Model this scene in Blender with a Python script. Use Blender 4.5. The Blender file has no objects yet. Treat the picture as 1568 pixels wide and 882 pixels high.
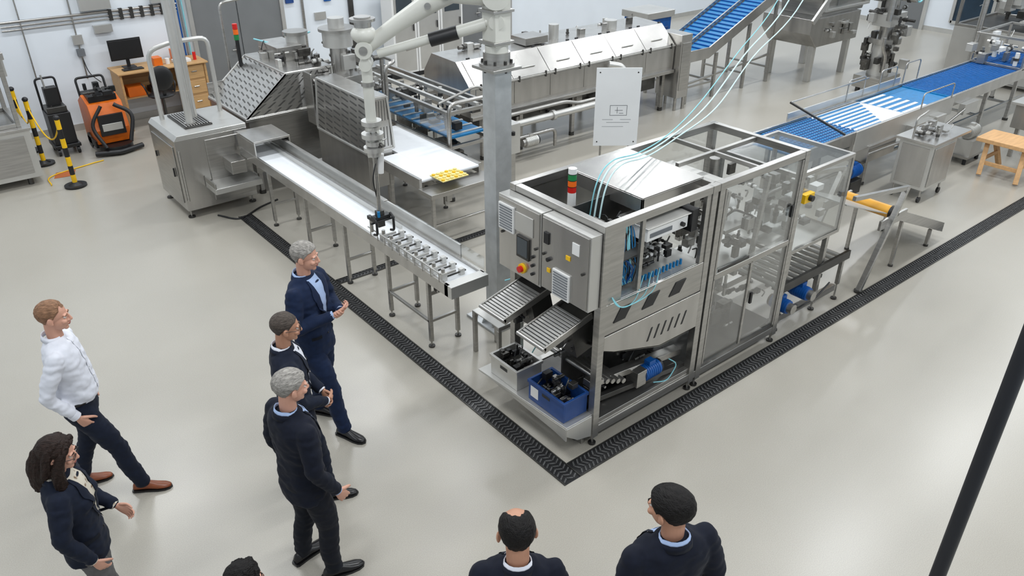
import bpy, bmesh, math, random
from mathutils import Vector, Matrix, noise
from mathutils.bvhtree import BVHTree
random.seed(7)
V=Vector
# ------------------------------------------------------------------ materials
def newmat(name):
    m=bpy.data.materials.new(name); m.use_nodes=True
    nt=m.node_tree; b=nt.nodes['Principled BSDF']
    return m,nt,b
def srgb(c):
    return tuple(((x/255.)/12.92 if x/255.<=.04045 else ((x/255.+.055)/1.055)**2.4) for x in c)+(1,)
def mat(name,col,rough=.5,metal=0.,nscale=8.,nvar=.08,bump=0.,bscale=40.,stretch=None,sheen=0,spec=.5):
    m,nt,b=newmat(name)
    c=srgb(col)
    tc=nt.nodes.new('ShaderNodeTexCoord'); src=tc.outputs['Object']
    if stretch:
        mp=nt.nodes.new('ShaderNodeMapping'); mp.inputs['Scale'].default_value=stretch
        nt.links.new(src,mp.inputs[0]); src=mp.outputs[0]
    n=nt.nodes.new('ShaderNodeTexNoise'); n.inputs['Scale'].default_value=nscale; n.inputs['Detail'].default_value=4
    nt.links.new(src,n.inputs['Vector'])
    r=nt.nodes.new('ShaderNodeValToRGB'); r.color_ramp.elements[0].position=.3; r.color_ramp.elements[1].position=.7
    r.color_ramp.elements[0].color=tuple(max(0,x*(1-nvar)) for x in c[:3])+(1,)
    r.color_ramp.elements[1].color=tuple(min(1,x*(1+nvar)) for x in c[:3])+(1,)
    nt.links.new(n.outputs['Fac'],r.inputs[0]); nt.links.new(r.outputs[0],b.inputs['Base Color'])
    b.inputs['Roughness'].default_value=rough; b.inputs['Metallic'].default_value=metal; b.inputs['Specular IOR Level'].default_value=spec
    if sheen: b.inputs['Sheen Weight'].default_value=sheen
    if bump:
        n2=nt.nodes.new('ShaderNodeTexNoise'); n2.inputs['Scale'].default_value=bscale; nt.links.new(src,n2.inputs['Vector'])
        bp=nt.nodes.new('ShaderNodeBump'); bp.inputs['Strength'].default_value=bump; bp.inputs['Distance'].default_value=.01
        nt.links.new(n2.outputs['Fac'],bp.inputs['Height']); nt.links.new(bp.outputs[0],b.inputs['Normal'])
    return m
steel=mat('brushed_stainless',(172,170,166),.29,.9,3,.12,.04,30,(1,1,14))
steel2=mat('stainless_panel',(182,180,176),.27,.88,1.6,.10,.03,14,(5,5,1))
steeld=mat('dark_steel',(78,77,75),.4,.8,5,.25)
steelw=mat('satin_sheet_metal',(196,195,191),.34,.7,2,.07)
galv=mat('galvanised_column_steel',(184,187,188),.42,.6,9,.10)
cast=mat('machine_guts_metal',(104,102,98),.35,.85,14,.4)
slot=mat('guard_slot_shadow_metal',(88,87,85),.5,.5,5,.2)
white=mat('white_plastic',(222,222,220),.35,0,4,.02)
armw=mat('arm_light_grey_paint',(200,200,192),.35,0,4,.04)
belt=mat('white_belt',(218,221,224),.45,0,6,.03)
blue=mat('belt_blue',(0,112,168),.42,0,20,.14)
blued=mat('crate_blue',(20,62,122),.45,0,8,.12)
motor=mat('motor_blue',(8,82,156),.4,.1,10,.12)
black=mat('black_plastic',(20,20,22),.42,0,10,.1)
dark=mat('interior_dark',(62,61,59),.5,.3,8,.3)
red=mat('signal_red',(200,28,22),.35,0); green=mat('signal_green',(20,120,62),.35,0); amber=mat('signal_amber',(232,104,16),.35,0)
yellow=mat('safety_yellow',(232,184,14),.4,0); orange=mat('scrubber_orange',(214,104,18),.4,0,6,.08)
rollery=mat('roller_amber',(212,154,50),.35,0,6,.1)
wood=mat('desk_wood',(184,146,98),.5,0,3,.12,0,10,(1,12,12)); woodl=mat('trestle_pine',(198,156,108),.6,0,3,.12,0,10,(1,8,8))
cyan=mat('cyan_hose',(130,196,206),.4,0); hosew=mat('pale_air_hose',(190,220,222),.4,0)
screen=mat('touch_screen',(58,66,72),.15,0,3,.1)
grate=mat('drain_grate_iron',(96,96,96),.45,.6,30,.3)
doorm=mat('door_grey',(116,118,119),.45,.2,3,.05)
cream=mat('cream_tray',(226,210,136),.5,0)
paper=mat('board_white',(222,224,225),.4,0,3,.02)
ink=mat('ink_grey',(104,108,112),.6)
tileb=mat('window_dark_blue',(30,50,66),.15,.1,3,.2)
def glassmat():
    m,nt,b=newmat('clear_polycarbonate')
    out=[n for n in nt.nodes if n.type=='OUTPUT_MATERIAL'][0]
    tr=nt.nodes.new('ShaderNodeBsdfTransparent'); tr.inputs[0].default_value=(.94,.95,.95,1)
    gl=nt.nodes.new('ShaderNodeBsdfGlossy'); gl.inputs['Roughness'].default_value=.06; gl.inputs[0].default_value=(.9,.9,.9,1)
    lw=nt.nodes.new('ShaderNodeLayerWeight'); lw.inputs[0].default_value=.25
    mr=nt.nodes.new('ShaderNodeMapRange'); mr.inputs[3].default_value=.05; mr.inputs[4].default_value=.5
    nt.links.new(lw.outputs['Facing'],mr.inputs[0])
    mx=nt.nodes.new('ShaderNodeMixShader'); nt.links.new(mr.outputs[0],mx.inputs[0]); nt.links.new(tr.outputs[0],mx.inputs[1]); nt.links.new(gl.outputs[0],mx.inputs[2])
    nt.links.new(mx.outputs[0],out.inputs[0]); return m
glass=glassmat()
def floormat():
    m,nt,b=newmat('epoxy_floor')
    tc=nt.nodes.new('ShaderNodeTexCoord')
    n1=nt.nodes.new('ShaderNodeTexNoise'); n1.inputs['Scale'].default_value=.45; n1.inputs['Detail'].default_value=5
    n2=nt.nodes.new('ShaderNodeTexNoise'); n2.inputs['Scale'].default_value=150; n2.inputs['Detail'].default_value=2
    for n in(n1,n2): nt.links.new(tc.outputs['Object'],n.inputs['Vector'])
    r1=nt.nodes.new('ShaderNodeValToRGB'); r1.color_ramp.elements[0].position=.25; r1.color_ramp.elements[1].position=.78
    r1.color_ramp.elements[0].color=srgb((165,160,149)); r1.color_ramp.elements[1].color=srgb((177,172,161))
    r2=nt.nodes.new('ShaderNodeValToRGB'); r2.color_ramp.elements[0].position=.35; r2.color_ramp.elements[1].position=.65
    r2.color_ramp.elements[0].color=(.84,.84,.84,1); r2.color_ramp.elements[1].color=(1,1,1,1)
    nt.links.new(n1.outputs[0],r1.inputs[0]); nt.links.new(n2.outputs[0],r2.inputs[0])
    mx=nt.nodes.new('ShaderNodeMix'); mx.data_type='RGBA'; mx.blend_type='MULTIPLY'; mx.inputs[0].default_value=1
    nt.links.new(r1.outputs[0],mx.inputs[6]); nt.links.new(r2.outputs[0],mx.inputs[7]); nt.links.new(mx.outputs[2],b.inputs['Base Color'])
    rr=nt.nodes.new('ShaderNodeMapRange'); rr.inputs[3].default_value=.26; rr.inputs[4].default_value=.34
    nt.links.new(n1.outputs[0],rr.inputs[0]); nt.links.new(rr.outputs[0],b.inputs['Roughness'])
    b.inputs['Coat Weight'].default_value=.35; b.inputs['Coat Roughness'].default_value=.26
    bp=nt.nodes.new('ShaderNodeBump'); bp.inputs['Strength'].default_value=.10; bp.inputs['Distance'].default_value=.003
    nt.links.new(n2.outputs[0],bp.inputs['Height']); nt.links.new(bp.outputs[0],b.inputs['Normal'])
    return m
floorm=floormat()
wallm=mat('wall_white_paint',(218,224,230),.5,0,2,.02)
ceilm=mat('ceiling_white',(210,215,220),.7,0,2,.02)
# ------------------------------------------------------------------ builder
def sweep_frames(pts):
    T=[]
    for i in range(len(pts)):
        a=pts[max(0,i-1)]; b=pts[min(len(pts)-1,i+1)]
        d=(b-a); T.append(d.normalized() if d.length>1e-9 else V((0,0,1)))
    up=V((0,0,1)) if abs(T[0].z)<.9 else V((0,1,0))
    n=(up-T[0]*up.dot(T[0])).normalized(); out=[]
    for t in T:
        n=(n-t*n.dot(t)).normalized(); out.append((t,n,t.cross(n)))
    return out
class B:
    def __init__(s,name): s.bm=bmesh.new(); s.m=[]; s.name=name
    def mi(s,m):
        if m not in s.m: s.m.append(m)
        return s.m.index(m)
    def add(s,vs,fs,m,smooth=False):
        bv=[s.bm.verts.new(v) for v in vs]; k=s.mi(m)
        for f in fs:
            try: fc=s.bm.faces.new([bv[i] for i in f]); fc.material_index=k; fc.smooth=smooth
            except ValueError: pass
    def box(s,x0,x1,y0,y1,z0,z1,m,M=None):
        vs=[V((x,y,z)) for x in(x0,x1) for y in(y0,y1) for z in(z0,z1)]
        if M: vs=[M@v for v in vs]
        s.add(vs,[(0,1,3,2),(4,6,7,5),(0,4,5,1),(2,3,7,6),(0,2,6,4),(1,5,7,3)],m)
    def beam(s,p,q,w,h,m,up=None):
        p=V(p);q=V(q);t=(q-p).normalized(); u=V(up) if up else (V((0,0,1)) if abs(t.z)<.95 else V((0,1,0)))
        a=t.cross(u).normalized(); b=a.cross(t)
        vs=[]
        for c in(p,q):
            for i,j in((-1,-1),(1,-1),(1,1),(-1,1)): vs.append(c+a*i*w/2+b*j*h/2)
        s.add(vs,[(0,3,2,1),(4,5,6,7),(0,1,5,4),(1,2,6,5),(2,3,7,6),(3,0,4,7)],m)
    def sweep(s,pts,rad,m,n=10,cap=True,flat=1.):
        pts=[V(p) for p in pts]; fr=sweep_frames(pts); vs=[];fs=[]
        for i,(p,(t,a,b)) in enumerate(zip(pts,fr)):
            r=rad[i] if isinstance(rad,(list,tuple)) else rad
            for k in range(n):
                an=2*math.pi*k/n; vs.append(p+a*math.cos(an)*r+b*math.sin(an)*r*flat)
        for i in range(len(pts)-1):
            for k in range(n):
                k2=(k+1)%n; fs.append((i*n+k,i*n+k2,(i+1)*n+k2,(i+1)*n+k))
        s.add(vs,fs,m,True)
        if cap:
            L=(len(pts)-1)*n
            s.add(vs[:n],[tuple(range(n))[::-1]],m); s.add(vs[L:],[tuple(range(n))],m)
    def rod(s,p,q,r,m,n=12,r2=None): s.sweep([p,q],[r,r if r2 is None else r2],m,n)
    def pipe(s,pts,r,m,n=8,fil=.06):
        pts=[V(p) for p in pts]; o=[pts[0]]
        for i in range(1,len(pts)-1):
            a,b,c=pts[i-1:i+2]; d1=min(fil,(a-b).length*.45); d2=min(fil,(c-b).length*.45)
            p=b+(a-b).normalized()*d1; q=b+(c-b).normalized()*d2
            for k in range(5):
                t=k/4; o.append(p*(1-t)**2+b*2*t*(1-t)+q*t*t)
        o.append(pts[-1]); s.sweep(o,r,m,n)
    def curve(s,pts,r,m,n=6,sub=8): s.sweep(cr(pts,sub),r,m,n)
    def prism(s,poly,vec,m):
        poly=[V(p) for p in poly]; vec=V(vec); n=len(poly)
        vs=poly+[p+vec for p in poly]
        s.add(vs,[tuple(range(n))[::-1],tuple(range(n,2*n))]+[(i,(i+1)%n,n+(i+1)%n,n+i) for i in range(n)],m)
    def ell(s,c,r,m,M=None,nu=14,nv=9):
        vs=[];fs=[]
        for j in range(nv+1):
            th=math.pi*j/nv
            for i in range(nu):
                ph=2*math.pi*i/nu
                v=V((r[0]*math.sin(th)*math.cos(ph),r[1]*math.sin(th)*math.sin(ph),r[2]*math.cos(th)))
                if M: v=M@v
                vs.append(V(c)+v)
        for j in range(nv):
            for i in range(nu):
                i2=(i+1)%nu; fs.append((j*nu+i,(j+1)*nu+i,(j+1)*nu+i2,j*nu+i2))
        s.add(vs,fs,m,True)
    def frame(s,x0,x1,y0,y1,z0,z1,t,m):
        h=t/2
        for x in(x0+h,x1-h):
            for y in(y0+h,y1-h): s.box(x-h,x+h,y-h,y+h,z0,z1,m)
            for z in(z0+h,z1-h): s.box(x-h,x+h,y0+t,y1-t,z-h,z+h,m)
        for y in(y0+h,y1-h):
            for z in(z0+h,z1-h): s.box(x0+t,x1-t,y-h,y+h,z-h,z+h,m)
    def foot(s,x,y,h,m=None,r=.035):
        m=m or steeld; s.rod((x,y,0),(x,y,.018),r,m); s.rod((x,y,.018),(x,y,h),.011,steel,8)
    def clutter(s,x0,x1,y0,y1,z0,z1,n,ms,sz=.06):
        for i in range(n):
            c=V((random.uniform(x0,x1),random.uniform(y0,y1),random.uniform(z0,z1))); m=random.choice(ms); k=random.random()
            a=random.uniform(.4,1.3)*sz; b=random.uniform(.3,.9)*sz; d=random.uniform(.3,1.2)*sz
            if k<.45: s.box(c.x-a,c.x+a,c.y-b,c.y+b,c.z-d,c.z+d,m)
            elif k<.85:
                ax=random.choice([V((1,0,0)),V((0,1,0)),V((0,0,1))]); s.rod(c-ax*a*1.6,c+ax*a*1.6,b*.6,m,10); s.rod(c-ax*a*.3,c+ax*a*.3,b*.85,steeld,10)
            else: s.pipe([c,c+V((a,0,d*2)),c+V((a*2,b*2,d))],.008,m,6)
    def done(s,bevel=0):
        me=bpy.data.meshes.new(s.name)
        bmesh.ops.recalc_face_normals(s.bm,faces=s.bm.faces)
        s.bm.to_mesh(me); s.bm.free()
        for m in s.m: me.materials.append(m)
        o=bpy.data.objects.new(s.name,me); bpy.context.collection.objects.link(o)
        if bevel:
            md=o.modifiers.new('bevel','BEVEL'); md.width=bevel; md.segments=1; md.limit_method='ANGLE'; md.angle_limit=.8
        return o
def cr(pts,sub=6):
    pts=[V(p) for p in pts]; o=[]
    P=[pts[0]*2-pts[1]]+pts+[pts[-1]*2-pts[-2]]
    for i in range(1,len(P)-2):
        a,b,c,d=P[i-1:i+3]
        for k in range(sub):
            t=k/sub; o.append(.5*((2*b)+(c-a)*t+(2*a-5*b+4*c-d)*t*t+(3*b-a-3*c+d)*t**3))
    o.append(pts[-1]); return o
# ------------------------------------------------------------------ people (built first)
skin_l=mat('skin_fair',(202,152,130),.5,0,12,.05); skin_t=mat('skin_tan',(182,134,108),.5,0,12,.05)
lip=mat('lip',(156,92,86),.5); eyew=mat('eye_white',(220,216,210),.2); iris=mat('eye_iris',(36,26,22),.15)
def fabric(n,c,v=.14,**k): return mat(n,c,.85,0,30,v,.35,12,sheen=.03,spec=.25,**k)
navy=fabric('navy_suit',(19,26,42)); navy2=fabric('dark_navy_suit',(14,19,33)); blk=fabric('black_trousers',(17,20,29)); navyb=fabric('blue_navy_suit',(19,33,60))
wshirt=fabric('white_shirt',(216,218,226),.03); lshirt=fabric('light_blue_shirt',(160,180,214),.05); greyt=fabric('grey_trousers',(92,90,90))
brownsh=mat('brown_leather_shoe',(124,62,28),.35,0,20,.15); blksh=mat('black_leather_shoe',(17,15,17),.28,0,20,.15)
def hairm(n,c): return mat(n,c,.55,0,90,.4,.8,160,(1,.3,1),spec=.2)
h_grey=hairm('hair_silver',(146,142,136)); h_sand=hairm('hair_sandy_grey',(136,102,78)); h_dark=hairm('hair_black',(18,15,14)); h_brown=hairm('hair_dark_brown',(38,26,21)); h_gd=hairm('hair_grey_mixed',(76,68,62))
def floral():
    m,nt,b=newmat('floral_blouse'); tc=nt.nodes.new('ShaderNodeTexCoord'); v=nt.nodes.new('ShaderNodeTexVoronoi'); v.inputs['Scale'].default_value=26
    nt.links.new(tc.outputs['Object'],v.inputs['Vector']); r=nt.nodes.new('ShaderNodeValToRGB'); e=r.color_ramp.elements; e[0].color=srgb((120,92,66)); e[0].position=.12; e[1].color=srgb((206,198,182)); e[1].position=.36
    nt.links.new(v.outputs['Distance'],r.inputs[0]); nt.links.new(r.outputs[0],b.inputs['Base Color']); b.inputs['Roughness'].default_value=.8; return m
floralm=floral()
def remeshed(bb,vox,smooth,iters):
    me=bpy.data.meshes.new('tmp'); bmesh.ops.recalc_face_normals(bb.bm,faces=bb.bm.faces); bb.bm.to_mesh(me); bb.bm.free()
    o=bpy.data.objects.new('tmp',me); bpy.context.collection.objects.link(o)
    md=o.modifiers.new('r','REMESH'); md.mode='VOXEL'; md.voxel_size=vox
    sm=o.modifiers.new('s','SMOOTH'); sm.factor=smooth; sm.iterations=iters
    dg=bpy.context.evaluated_depsgraph_get(); ne=bpy.data.meshes.new_from_object(o.evaluated_get(dg))
    bpy.data.objects.remove(o); bpy.data.meshes.remove(me); return ne
def radl(n,rs):
    o=[]
    for i in range(n):
        t=i/(n-1)*(len(rs)-1); a=int(min(t,len(rs)-2)); f_=t-a; f_=f_*f_*(3-2*f_); o.append(rs[a]*(1-f_)+rs[a+1]*f_)
    return o
def limb(b,pts,rs,m,n=16,sub=6,flat=1.,rcap=True):
    P=cr(pts,sub); R=radl(len(P),rs)
    if rcap:
        d0=(P[0]-P[1]).normalized(); d1=(P[-1]-P[-2]).normalized(); r0=R[0]; r1=R[-1]
        P=[P[0]+d0*r0*.8,P[0]+d0*r0*.5]+P+[P[-1]+d1*r1*.5,P[-1]+d1*r1*.8]; R=[r0*.35,r0*.8]+R+[r1*.8,r1*.35]
    b.sweep(P,R,m,n,True,flat)
def torso(b,rings,m,n=28,lean=0):
    vs=[];fs=[]
    for (z,rx,ry,yo) in rings:
        for k in range(n):
            a=2*math.pi*k/n; ca,sa=math.cos(a),math.sin(a); e=.85
            vs.append(V((rx*math.copysign(abs(ca)**e,ca),yo+lean*(z-.9)+ry*math.copysign(abs(sa)**e,sa),z)))
    N=len(rings)
    for i in range(N-1):
        for k in range(n): k2=(k+1)%n; fs.append((i*n+k,i*n+k2,(i+1)*n+k2,(i+1)*n+k))
    fs.append(tuple(range(n))[::-1]); fs.append(tuple(range((N-1)*n,N*n)))
    b.add(vs,fs,m,True)
def addmesh(P,me,M,mf,disp=None):
    vs=[]
    for v in me.vertices:
        c=v.co.copy()
        if disp: c+=v.normal*disp(c)
        vs.append(M@c)
    bv=[P.bm.verts.new(v) for v in vs]
    for p in me.polygons:
        f=P.bm.faces.new([bv[i] for i in p.vertices]); f.material_index=P.mi(mf(p.center)); f.smooth=True
def hand(P,w,d,n,side,skin,curl=.5,s=1.):
    w=V(w);d=V(d).normalized();n=V(n);n=(n-d*n.dot(d)).normalized();a=d.cross(n)*side
    hb=B('h'); vs=[]
    for t,hw,ht in((-.03,.025,.02),(0,.027,.019),(.03,.036,.017),(.06,.041,.015),(.088,.040,.012),(.096,.034,.008)):
        for k in range(12):
            an=2*math.pi*k/12; vs.append(w+d*t*s+a*hw*s*math.cos(an)+n*ht*s*math.sin(an))
    fs=[(i*12+k,i*12+(k+1)%12,(i+1)*12+(k+1)%12,(i+1)*12+k) for i in range(5) for k in range(12)]+[tuple(range(12))[::-1],tuple(range(60,72))]
    hb.add(vs,fs,skin,True)
    for off,L in((.030,.070),(.010,.080),(-.011,.074),(-.030,.057)):
        p=w+d*.082*s+a*off*s; pts=[p-d*.02*s,p]; ang=curl*.5
        for fr in (.45,.32,.25):
            dd=d*math.cos(ang)+n*math.sin(ang)+a*off*1.2; p=p+dd*L*fr*s; pts.append(p); ang+=curl
        limb(hb,pts,[.0095*s,.0092*s,.0088*s,.008*s,.0068*s],skin,8,3)
    p=w+d*.02*s+a*.025*s; t1=p+(d*.6+a*.75+n*.2).normalized()*.042*s; t2=t1+(d*.85+a*.35+n*.4).normalized()*.034*s; t3=t2+(d*.9+a*.05+n*.45).normalized()*.026*s
    limb(hb,[p-d*.01,t1,t2,t3],[.014*s,.012*s,.0105*s,.008*s],skin,8,3)
    me=remeshed(hb,.0042,.5,2); addmesh(P,me,Matrix(),lambda c:skin)
def smooth01(a,b_,x):
    t=max(0,min(1,(x-a)/(b_-a))); return t*t*(3-2*t)
def head(P,M,skin,hair,style,glasses=False):
    hb=B('hd'); s=skin
    hb.ell((0,-.015,.03),(.077,.097,.090),s,None,28,18); hb.ell((0,.018,-.032),(.062,.074,.086),s,None,24,16)
    hb.ell((0,.026,-.072),(.050,.054,.044),s,None,20,12); hb.ell((0,.068,-.098),(.022,.018,.018),s)
    limb(hb,[(0,.086,.018),(0,.098,-.008),(0,.106,-.030)],[.008,.010,.0135],s,12,4)
    for sd_ in(-1,1):
        hb.ell((sd_*.013,.094,-.034),(.009,.010,.008),s); hb.ell((sd_*.038,.070,-.03),(.022,.02,.02),s)
        E=Matrix.Rotation(sd_*.5,3,'Z')@Matrix.Rotation(.15,3,'X'); hb.ell((sd_*.083,-.010,-.008),(.009,.021,.034),s,E,12,10); hb.ell((sd_*.079,.0,-.028),(.008,.010,.012),s)
        hb.ell((sd_*.03,.078,.022),(.024,.012,.007),s)
    hb.ell((0,.088,-.056),(.024,.010,.007),s); hb.ell((0,.086,-.068),(.020,.010,.007),s)
    limb(hb,[(0,-.02,-.04),(0,-.020,-.11),(0,-.008,-.20)],[.055,.053,.054],s,20,4)
    me=remeshed(hb,.0040,.5,3)
    def mask(c):
        x,y,z=c
        ys=[(.12,.082),(.07,.074),(.045,.055),(.020,.030),(.008,.006),(-.012,.010),(-.03,.004),(-.05,-.05),(-.2,-.062)]
        zb=-.06
        for (ya,za),(yb,zb_) in zip(ys,ys[1:]):
            if y<=ya and y>=yb: zb=za+(zb_-za)*(ya-y)/(ya-yb); break
        zb+=.006*noise.noise(V((x*45,y*45,z*20)))
        m_=smooth01(-.002,.010,z-zb)
        if abs(x)>.079 and z<.026 and -.04<y<.025: m_=0
        if style=='bald' and z>.045:
            yy=y-.03
            r=math.hypot(x*1.05,(yy*.35 if yy>0 else yy*.62)); m_*=smooth01(.034,.056,r+.004*noise.noise(V((x*60,y*60,0))))
        if style=='thin' and z>.05:
            m_*=.35+.65*smooth01(.03,.075,math.hypot(x,y-.06))
        if style=='recede':
            m_*=1-smooth01(.03,.055,y)*(1 if abs(x)>.02 else .6)
        return m_
    th={'short':.013,'bald':.008,'recede':.010,'thin':.008,'full':.017,'long':.018}[style]
    def disp(c):
        m_=mask(c)
        if m_<=0: return 0
        nn=noise.noise(V((c.x*90,c.y*22,c.z*70)))+.6*noise.noise(V((c.x*35,c.y*25,c.z*35)))
        top=smooth01(-.03,.08,c.z)
        return m_*th*(.55+.6*top)+m_*.0026*nn
    addmesh(P,me,M,lambda c:hair if mask(c)>.3 else skin,disp)
    def T(v): return M@V(v)
    R3=M.to_3x3()
    for sd_ in(-1,1):
        P.ell(T((sd_*.030,.0755,.003)),(.0125,.0125,.0105),eyew,R3,12,8); P.ell(T((sd_*.030,.0835,.003)),(.006,.005,.006),iris,R3,10,6)
        P.sweep([T((sd_*.014,.091,.020)),T((sd_*.03,.092,.026)),T((sd_*.048,.082,.021))],[.003,.004,.002],hair,6)
        P.sweep([T((sd_*.016,.084,.0105)),T((sd_*.03,.0895,.0135)),T((sd_*.044,.081,.0095))],[.0025,.003,.002],skin,6)
    P.ell(T((0,.0955,-.0575)),(.021,.0055,.0045),lip,R3,12,6); P.ell(T((0,.0935,-.066)),(.018,.0055,.0045),lip,R3,12,6)
    if glasses:
        for sd_ in(-1,1):
            pts=[T((sd_*.032+.024*math.cos(a*math.pi/8),.099,.0+.018*math.sin(a*math.pi/8))) for a in range(17)]; P.sweep(pts,.0022,black,6,False)
            P.sweep([T((sd_*.056,.097,.004)),T((sd_*.078,.06,.006)),T((sd_*.092,-.01,.008))],.0022,black,6)
        P.sweep([T((-.008,.101,.002)),T((.008,.101,.002))],.002,black,6)
    if style=='long':
        lb=B('lh')
        limb(lb,[(0,-.030,.058),(0,-.062,-.03),(0,-.080,-.13),(0,-.086,-.25)],[.082,.098,.102,.076],hair,22,5,.74)
        for sd_ in(-1,1):
            limb(lb,[(sd_*.012,.052,.104),(sd_*.055,.052,.080),(sd_*.084,.030,.02),(sd_*.098,.02,-.08),(sd_*.096,.035,-.19),(sd_*.082,.05,-.27)],[.018,.024,.030,.036,.036,.016],hair,12,5)
            limb(lb,[(sd_*.012,.03,.112),(sd_*.05,-.01,.102),(sd_*.082,-.04,.03),(sd_*.098,-.05,-.1)],[.018,.026,.03,.03],hair,12,5)
        me=remeshed(lb,.005,.5,3)
        addmesh(P,me,M,lambda c:hair,lambda c:.007*noise.noise(V((c.x*75,c.y*75,c.z*8)))+.003*noise.noise(V((c.x*160,c.y*160,c.z*10))))
def person(name,loc,face,h,skin,hair,style,top,topm,trm,shm,shirtm=None,armL=None,armR=None,legL=None,legR=None,lean=0,hy=0,hp=0,glasses=False,female=False,curl=.5,handLdir=None,handRdir=None,belly=0,wide=1.,hs=1.):
    P=B(name); fx,fy=face; rz=math.atan2(-fx,fy); s=h/1.80; wsc=.88 if female else 1.
    jacket=top=='jacket'
    tb=B('t'); legs=[]
    LL=legL or ((-.12,.02),0); LR=legR or ((.12,-.02),0)
    torso(tb,[(.80,.14*wsc,.10,0),(.86,.165*wsc,.12,0),(.94,.17*wsc,.122,-.01),(1.02,.155*wsc,.112,0),(1.07,.15*wsc,.11,.0)],trm)
    for sd_,((ax,ay),toe) in((-1,LL),(1,LR)):
        hip=V((sd_*.085*wsc,0,.88)); an=V((ax,ay,.085)); kn=hip.lerp(an,.52)+V((0,.035,0)); legs.append((an,toe))
        limb(tb,[hip,hip.lerp(kn,.5)+V((sd_*.01,.01,0)),kn,kn.lerp(an,.45)+V((0,-.015,0)),an+V((0,-.005,.0))],[.098*wsc,.088*wsc,.069,.066,.058],trm,18,6)
    me=remeshed(tb,.011,.5,4)
    def wr(c): return .007*noise.noise(V((c.x*9,c.y*9,c.z*20)))+.005*noise.noise(V((c.x*22,c.y*22,c.z*34)))
    addmesh(P,me,Matrix(),lambda c:trm,wr)
    for an,toe in legs:
        M=Matrix.Translation((an.x,an.y,0))@Matrix.Rotation(toe,4,'Z')
        vs=[];sec=[(-.085,.022,.05),(-.07,.032,.08),(-.02,.036,.095),(.04,.038,.075),(.10,.045,.05),(.15,.042,.038),(.185,.028,.028),(.197,.012,.02)]
        nn=14
        for (yy,rx,zt_) in sec:
            for k in range(nn):
                a=2*math.pi*k/nn; zz=.012+ (zt_)*.5*(1+math.sin(a)); vs.append(M@V((rx*math.cos(a)*(1.0 if math.sin(a)<.3 else .8),yy,zz)))
        fs=[(i*nn+k,i*nn+(k+1)%nn,(i+1)*nn+(k+1)%nn,(i+1)*nn+k) for i in range(len(sec)-1) for k in range(nn)]+[tuple(range(nn))[::-1],tuple(range((len(sec)-1)*nn,len(sec)*nn))]
        P.add(vs,fs,shm,True)
        so=[(-.036,-.08),(-.025,-.095),(.025,-.095),(.036,-.08),(.038,.0),(.048,.10),(.044,.155),(.028,.19),(0,.205),(-.028,.19),(-.044,.155),(-.048,.10),(-.038,.0)]
        P.prism([M@V((a,c,0)) for a,c in so],(0,0,.018),black)
    jb=B('j'); bl=belly
    if jacket:
        rings=[(.79,.184*wsc,.132+bl*.5,.0),(.86,.184*wsc,.136+bl*.7,.0),(.95,.178*wsc,.130+bl,.0),(1.08,.166*wsc,.122+bl*.8,.0),(1.2,.178*wsc,.126+bl*.4,.0),(1.32,.195*wsc,.130,-.005),(1.40,.200*wsc,.122,-.01),(1.455,.172*wsc,.102,-.015),(1.49,.118*wsc,.080,-.02),(1.525,.070,.062,-.022)]
    else:
        rings=[(.97,.160*wsc,.118+bl*.8,.0),(1.02,.168*wsc,.124+bl,.0),(1.08,.166*wsc,.124+bl*.8,.0),(1.2,.170*wsc,.122+bl*.4,.0),(1.32,.184*wsc,.122,-.005),(1.40,.186*wsc,.114,-.01),(1.455,.158*wsc,.094,-.015),(1.49,.105*wsc,.075,-.02),(1.52,.062,.058,-.022)]
    if female:
        jb.ell((-.07,.085,1.28),(.07,.06,.065),topm); jb.ell((.07,.085,1.28),(.07,.06,.065),topm)
    torso(jb,rings,topm,28,lean)
    sr=.068 if jacket else .062
    hands=[]
    for sd_,arm,hd in((-1,armL,handLdir),(1,armR,handRdir)):
        S=V((sd_*.176*wsc,-.012+lean*.55,1.425)); E,W=arm if arm else ((sd_*.245*wsc,-.045,1.14),(sd_*.25*wsc,.03,.885))
        E=V(E);W=V(W); E.y+=lean*.25
        d=(W-E).normalized()
        limb(jb,[S,S.lerp(E,.5)+V((sd_*.008,0,0)),E,E.lerp(W,.5),W-d*.005],[sr,sr*.92,sr*.82,sr*.74,sr*.62],topm,16,6)
        hands.append((W,d if hd is None else V(hd[0]),V(hd[1]) if hd else V((-sd_,0,0)),sd_,d))
    me=remeshed(jb,.0105,.5,4)
    amp=1.4 if not jacket else 1.15
    def wj(c): return amp*(.007*noise.noise(V((c.x*8+5,c.y*8,c.z*16)))+.005*noise.noise(V((c.x*20,c.y*20,c.z*30))))
    for v in me.vertices: v.co+=v.normal*wj(v.co)
    addmesh(P,me,Matrix(),lambda c:topm)
    bvh=BVHTree.FromPolygons([v.co.copy() for v in me.vertices],[tuple(p.vertices) for p in me.polygons])
    def patch(fn,off,m,nu=10,nv=14):
        vs=[]
        for j in range(nv+1):
            for i in range(nu+1):
                x,z=fn(i/nu,j/nv); r=bvh.ray_cast(V((x,.19+lean*.5,z)),V((0,-1,0)),1.)
                y=r[0].y if r[0] else .05
                if y<-.02: y=.03
                vs.append(V((x,y+off,z)))
        W_=nu+1; fs=[(j*W_+i,j*W_+i+1,(j+1)*W_+i+1,(j+1)*W_+i) for j in range(nv) for i in range(nu)]
        P.add(vs,fs,m,True)
    cm=shirtm or topm
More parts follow.
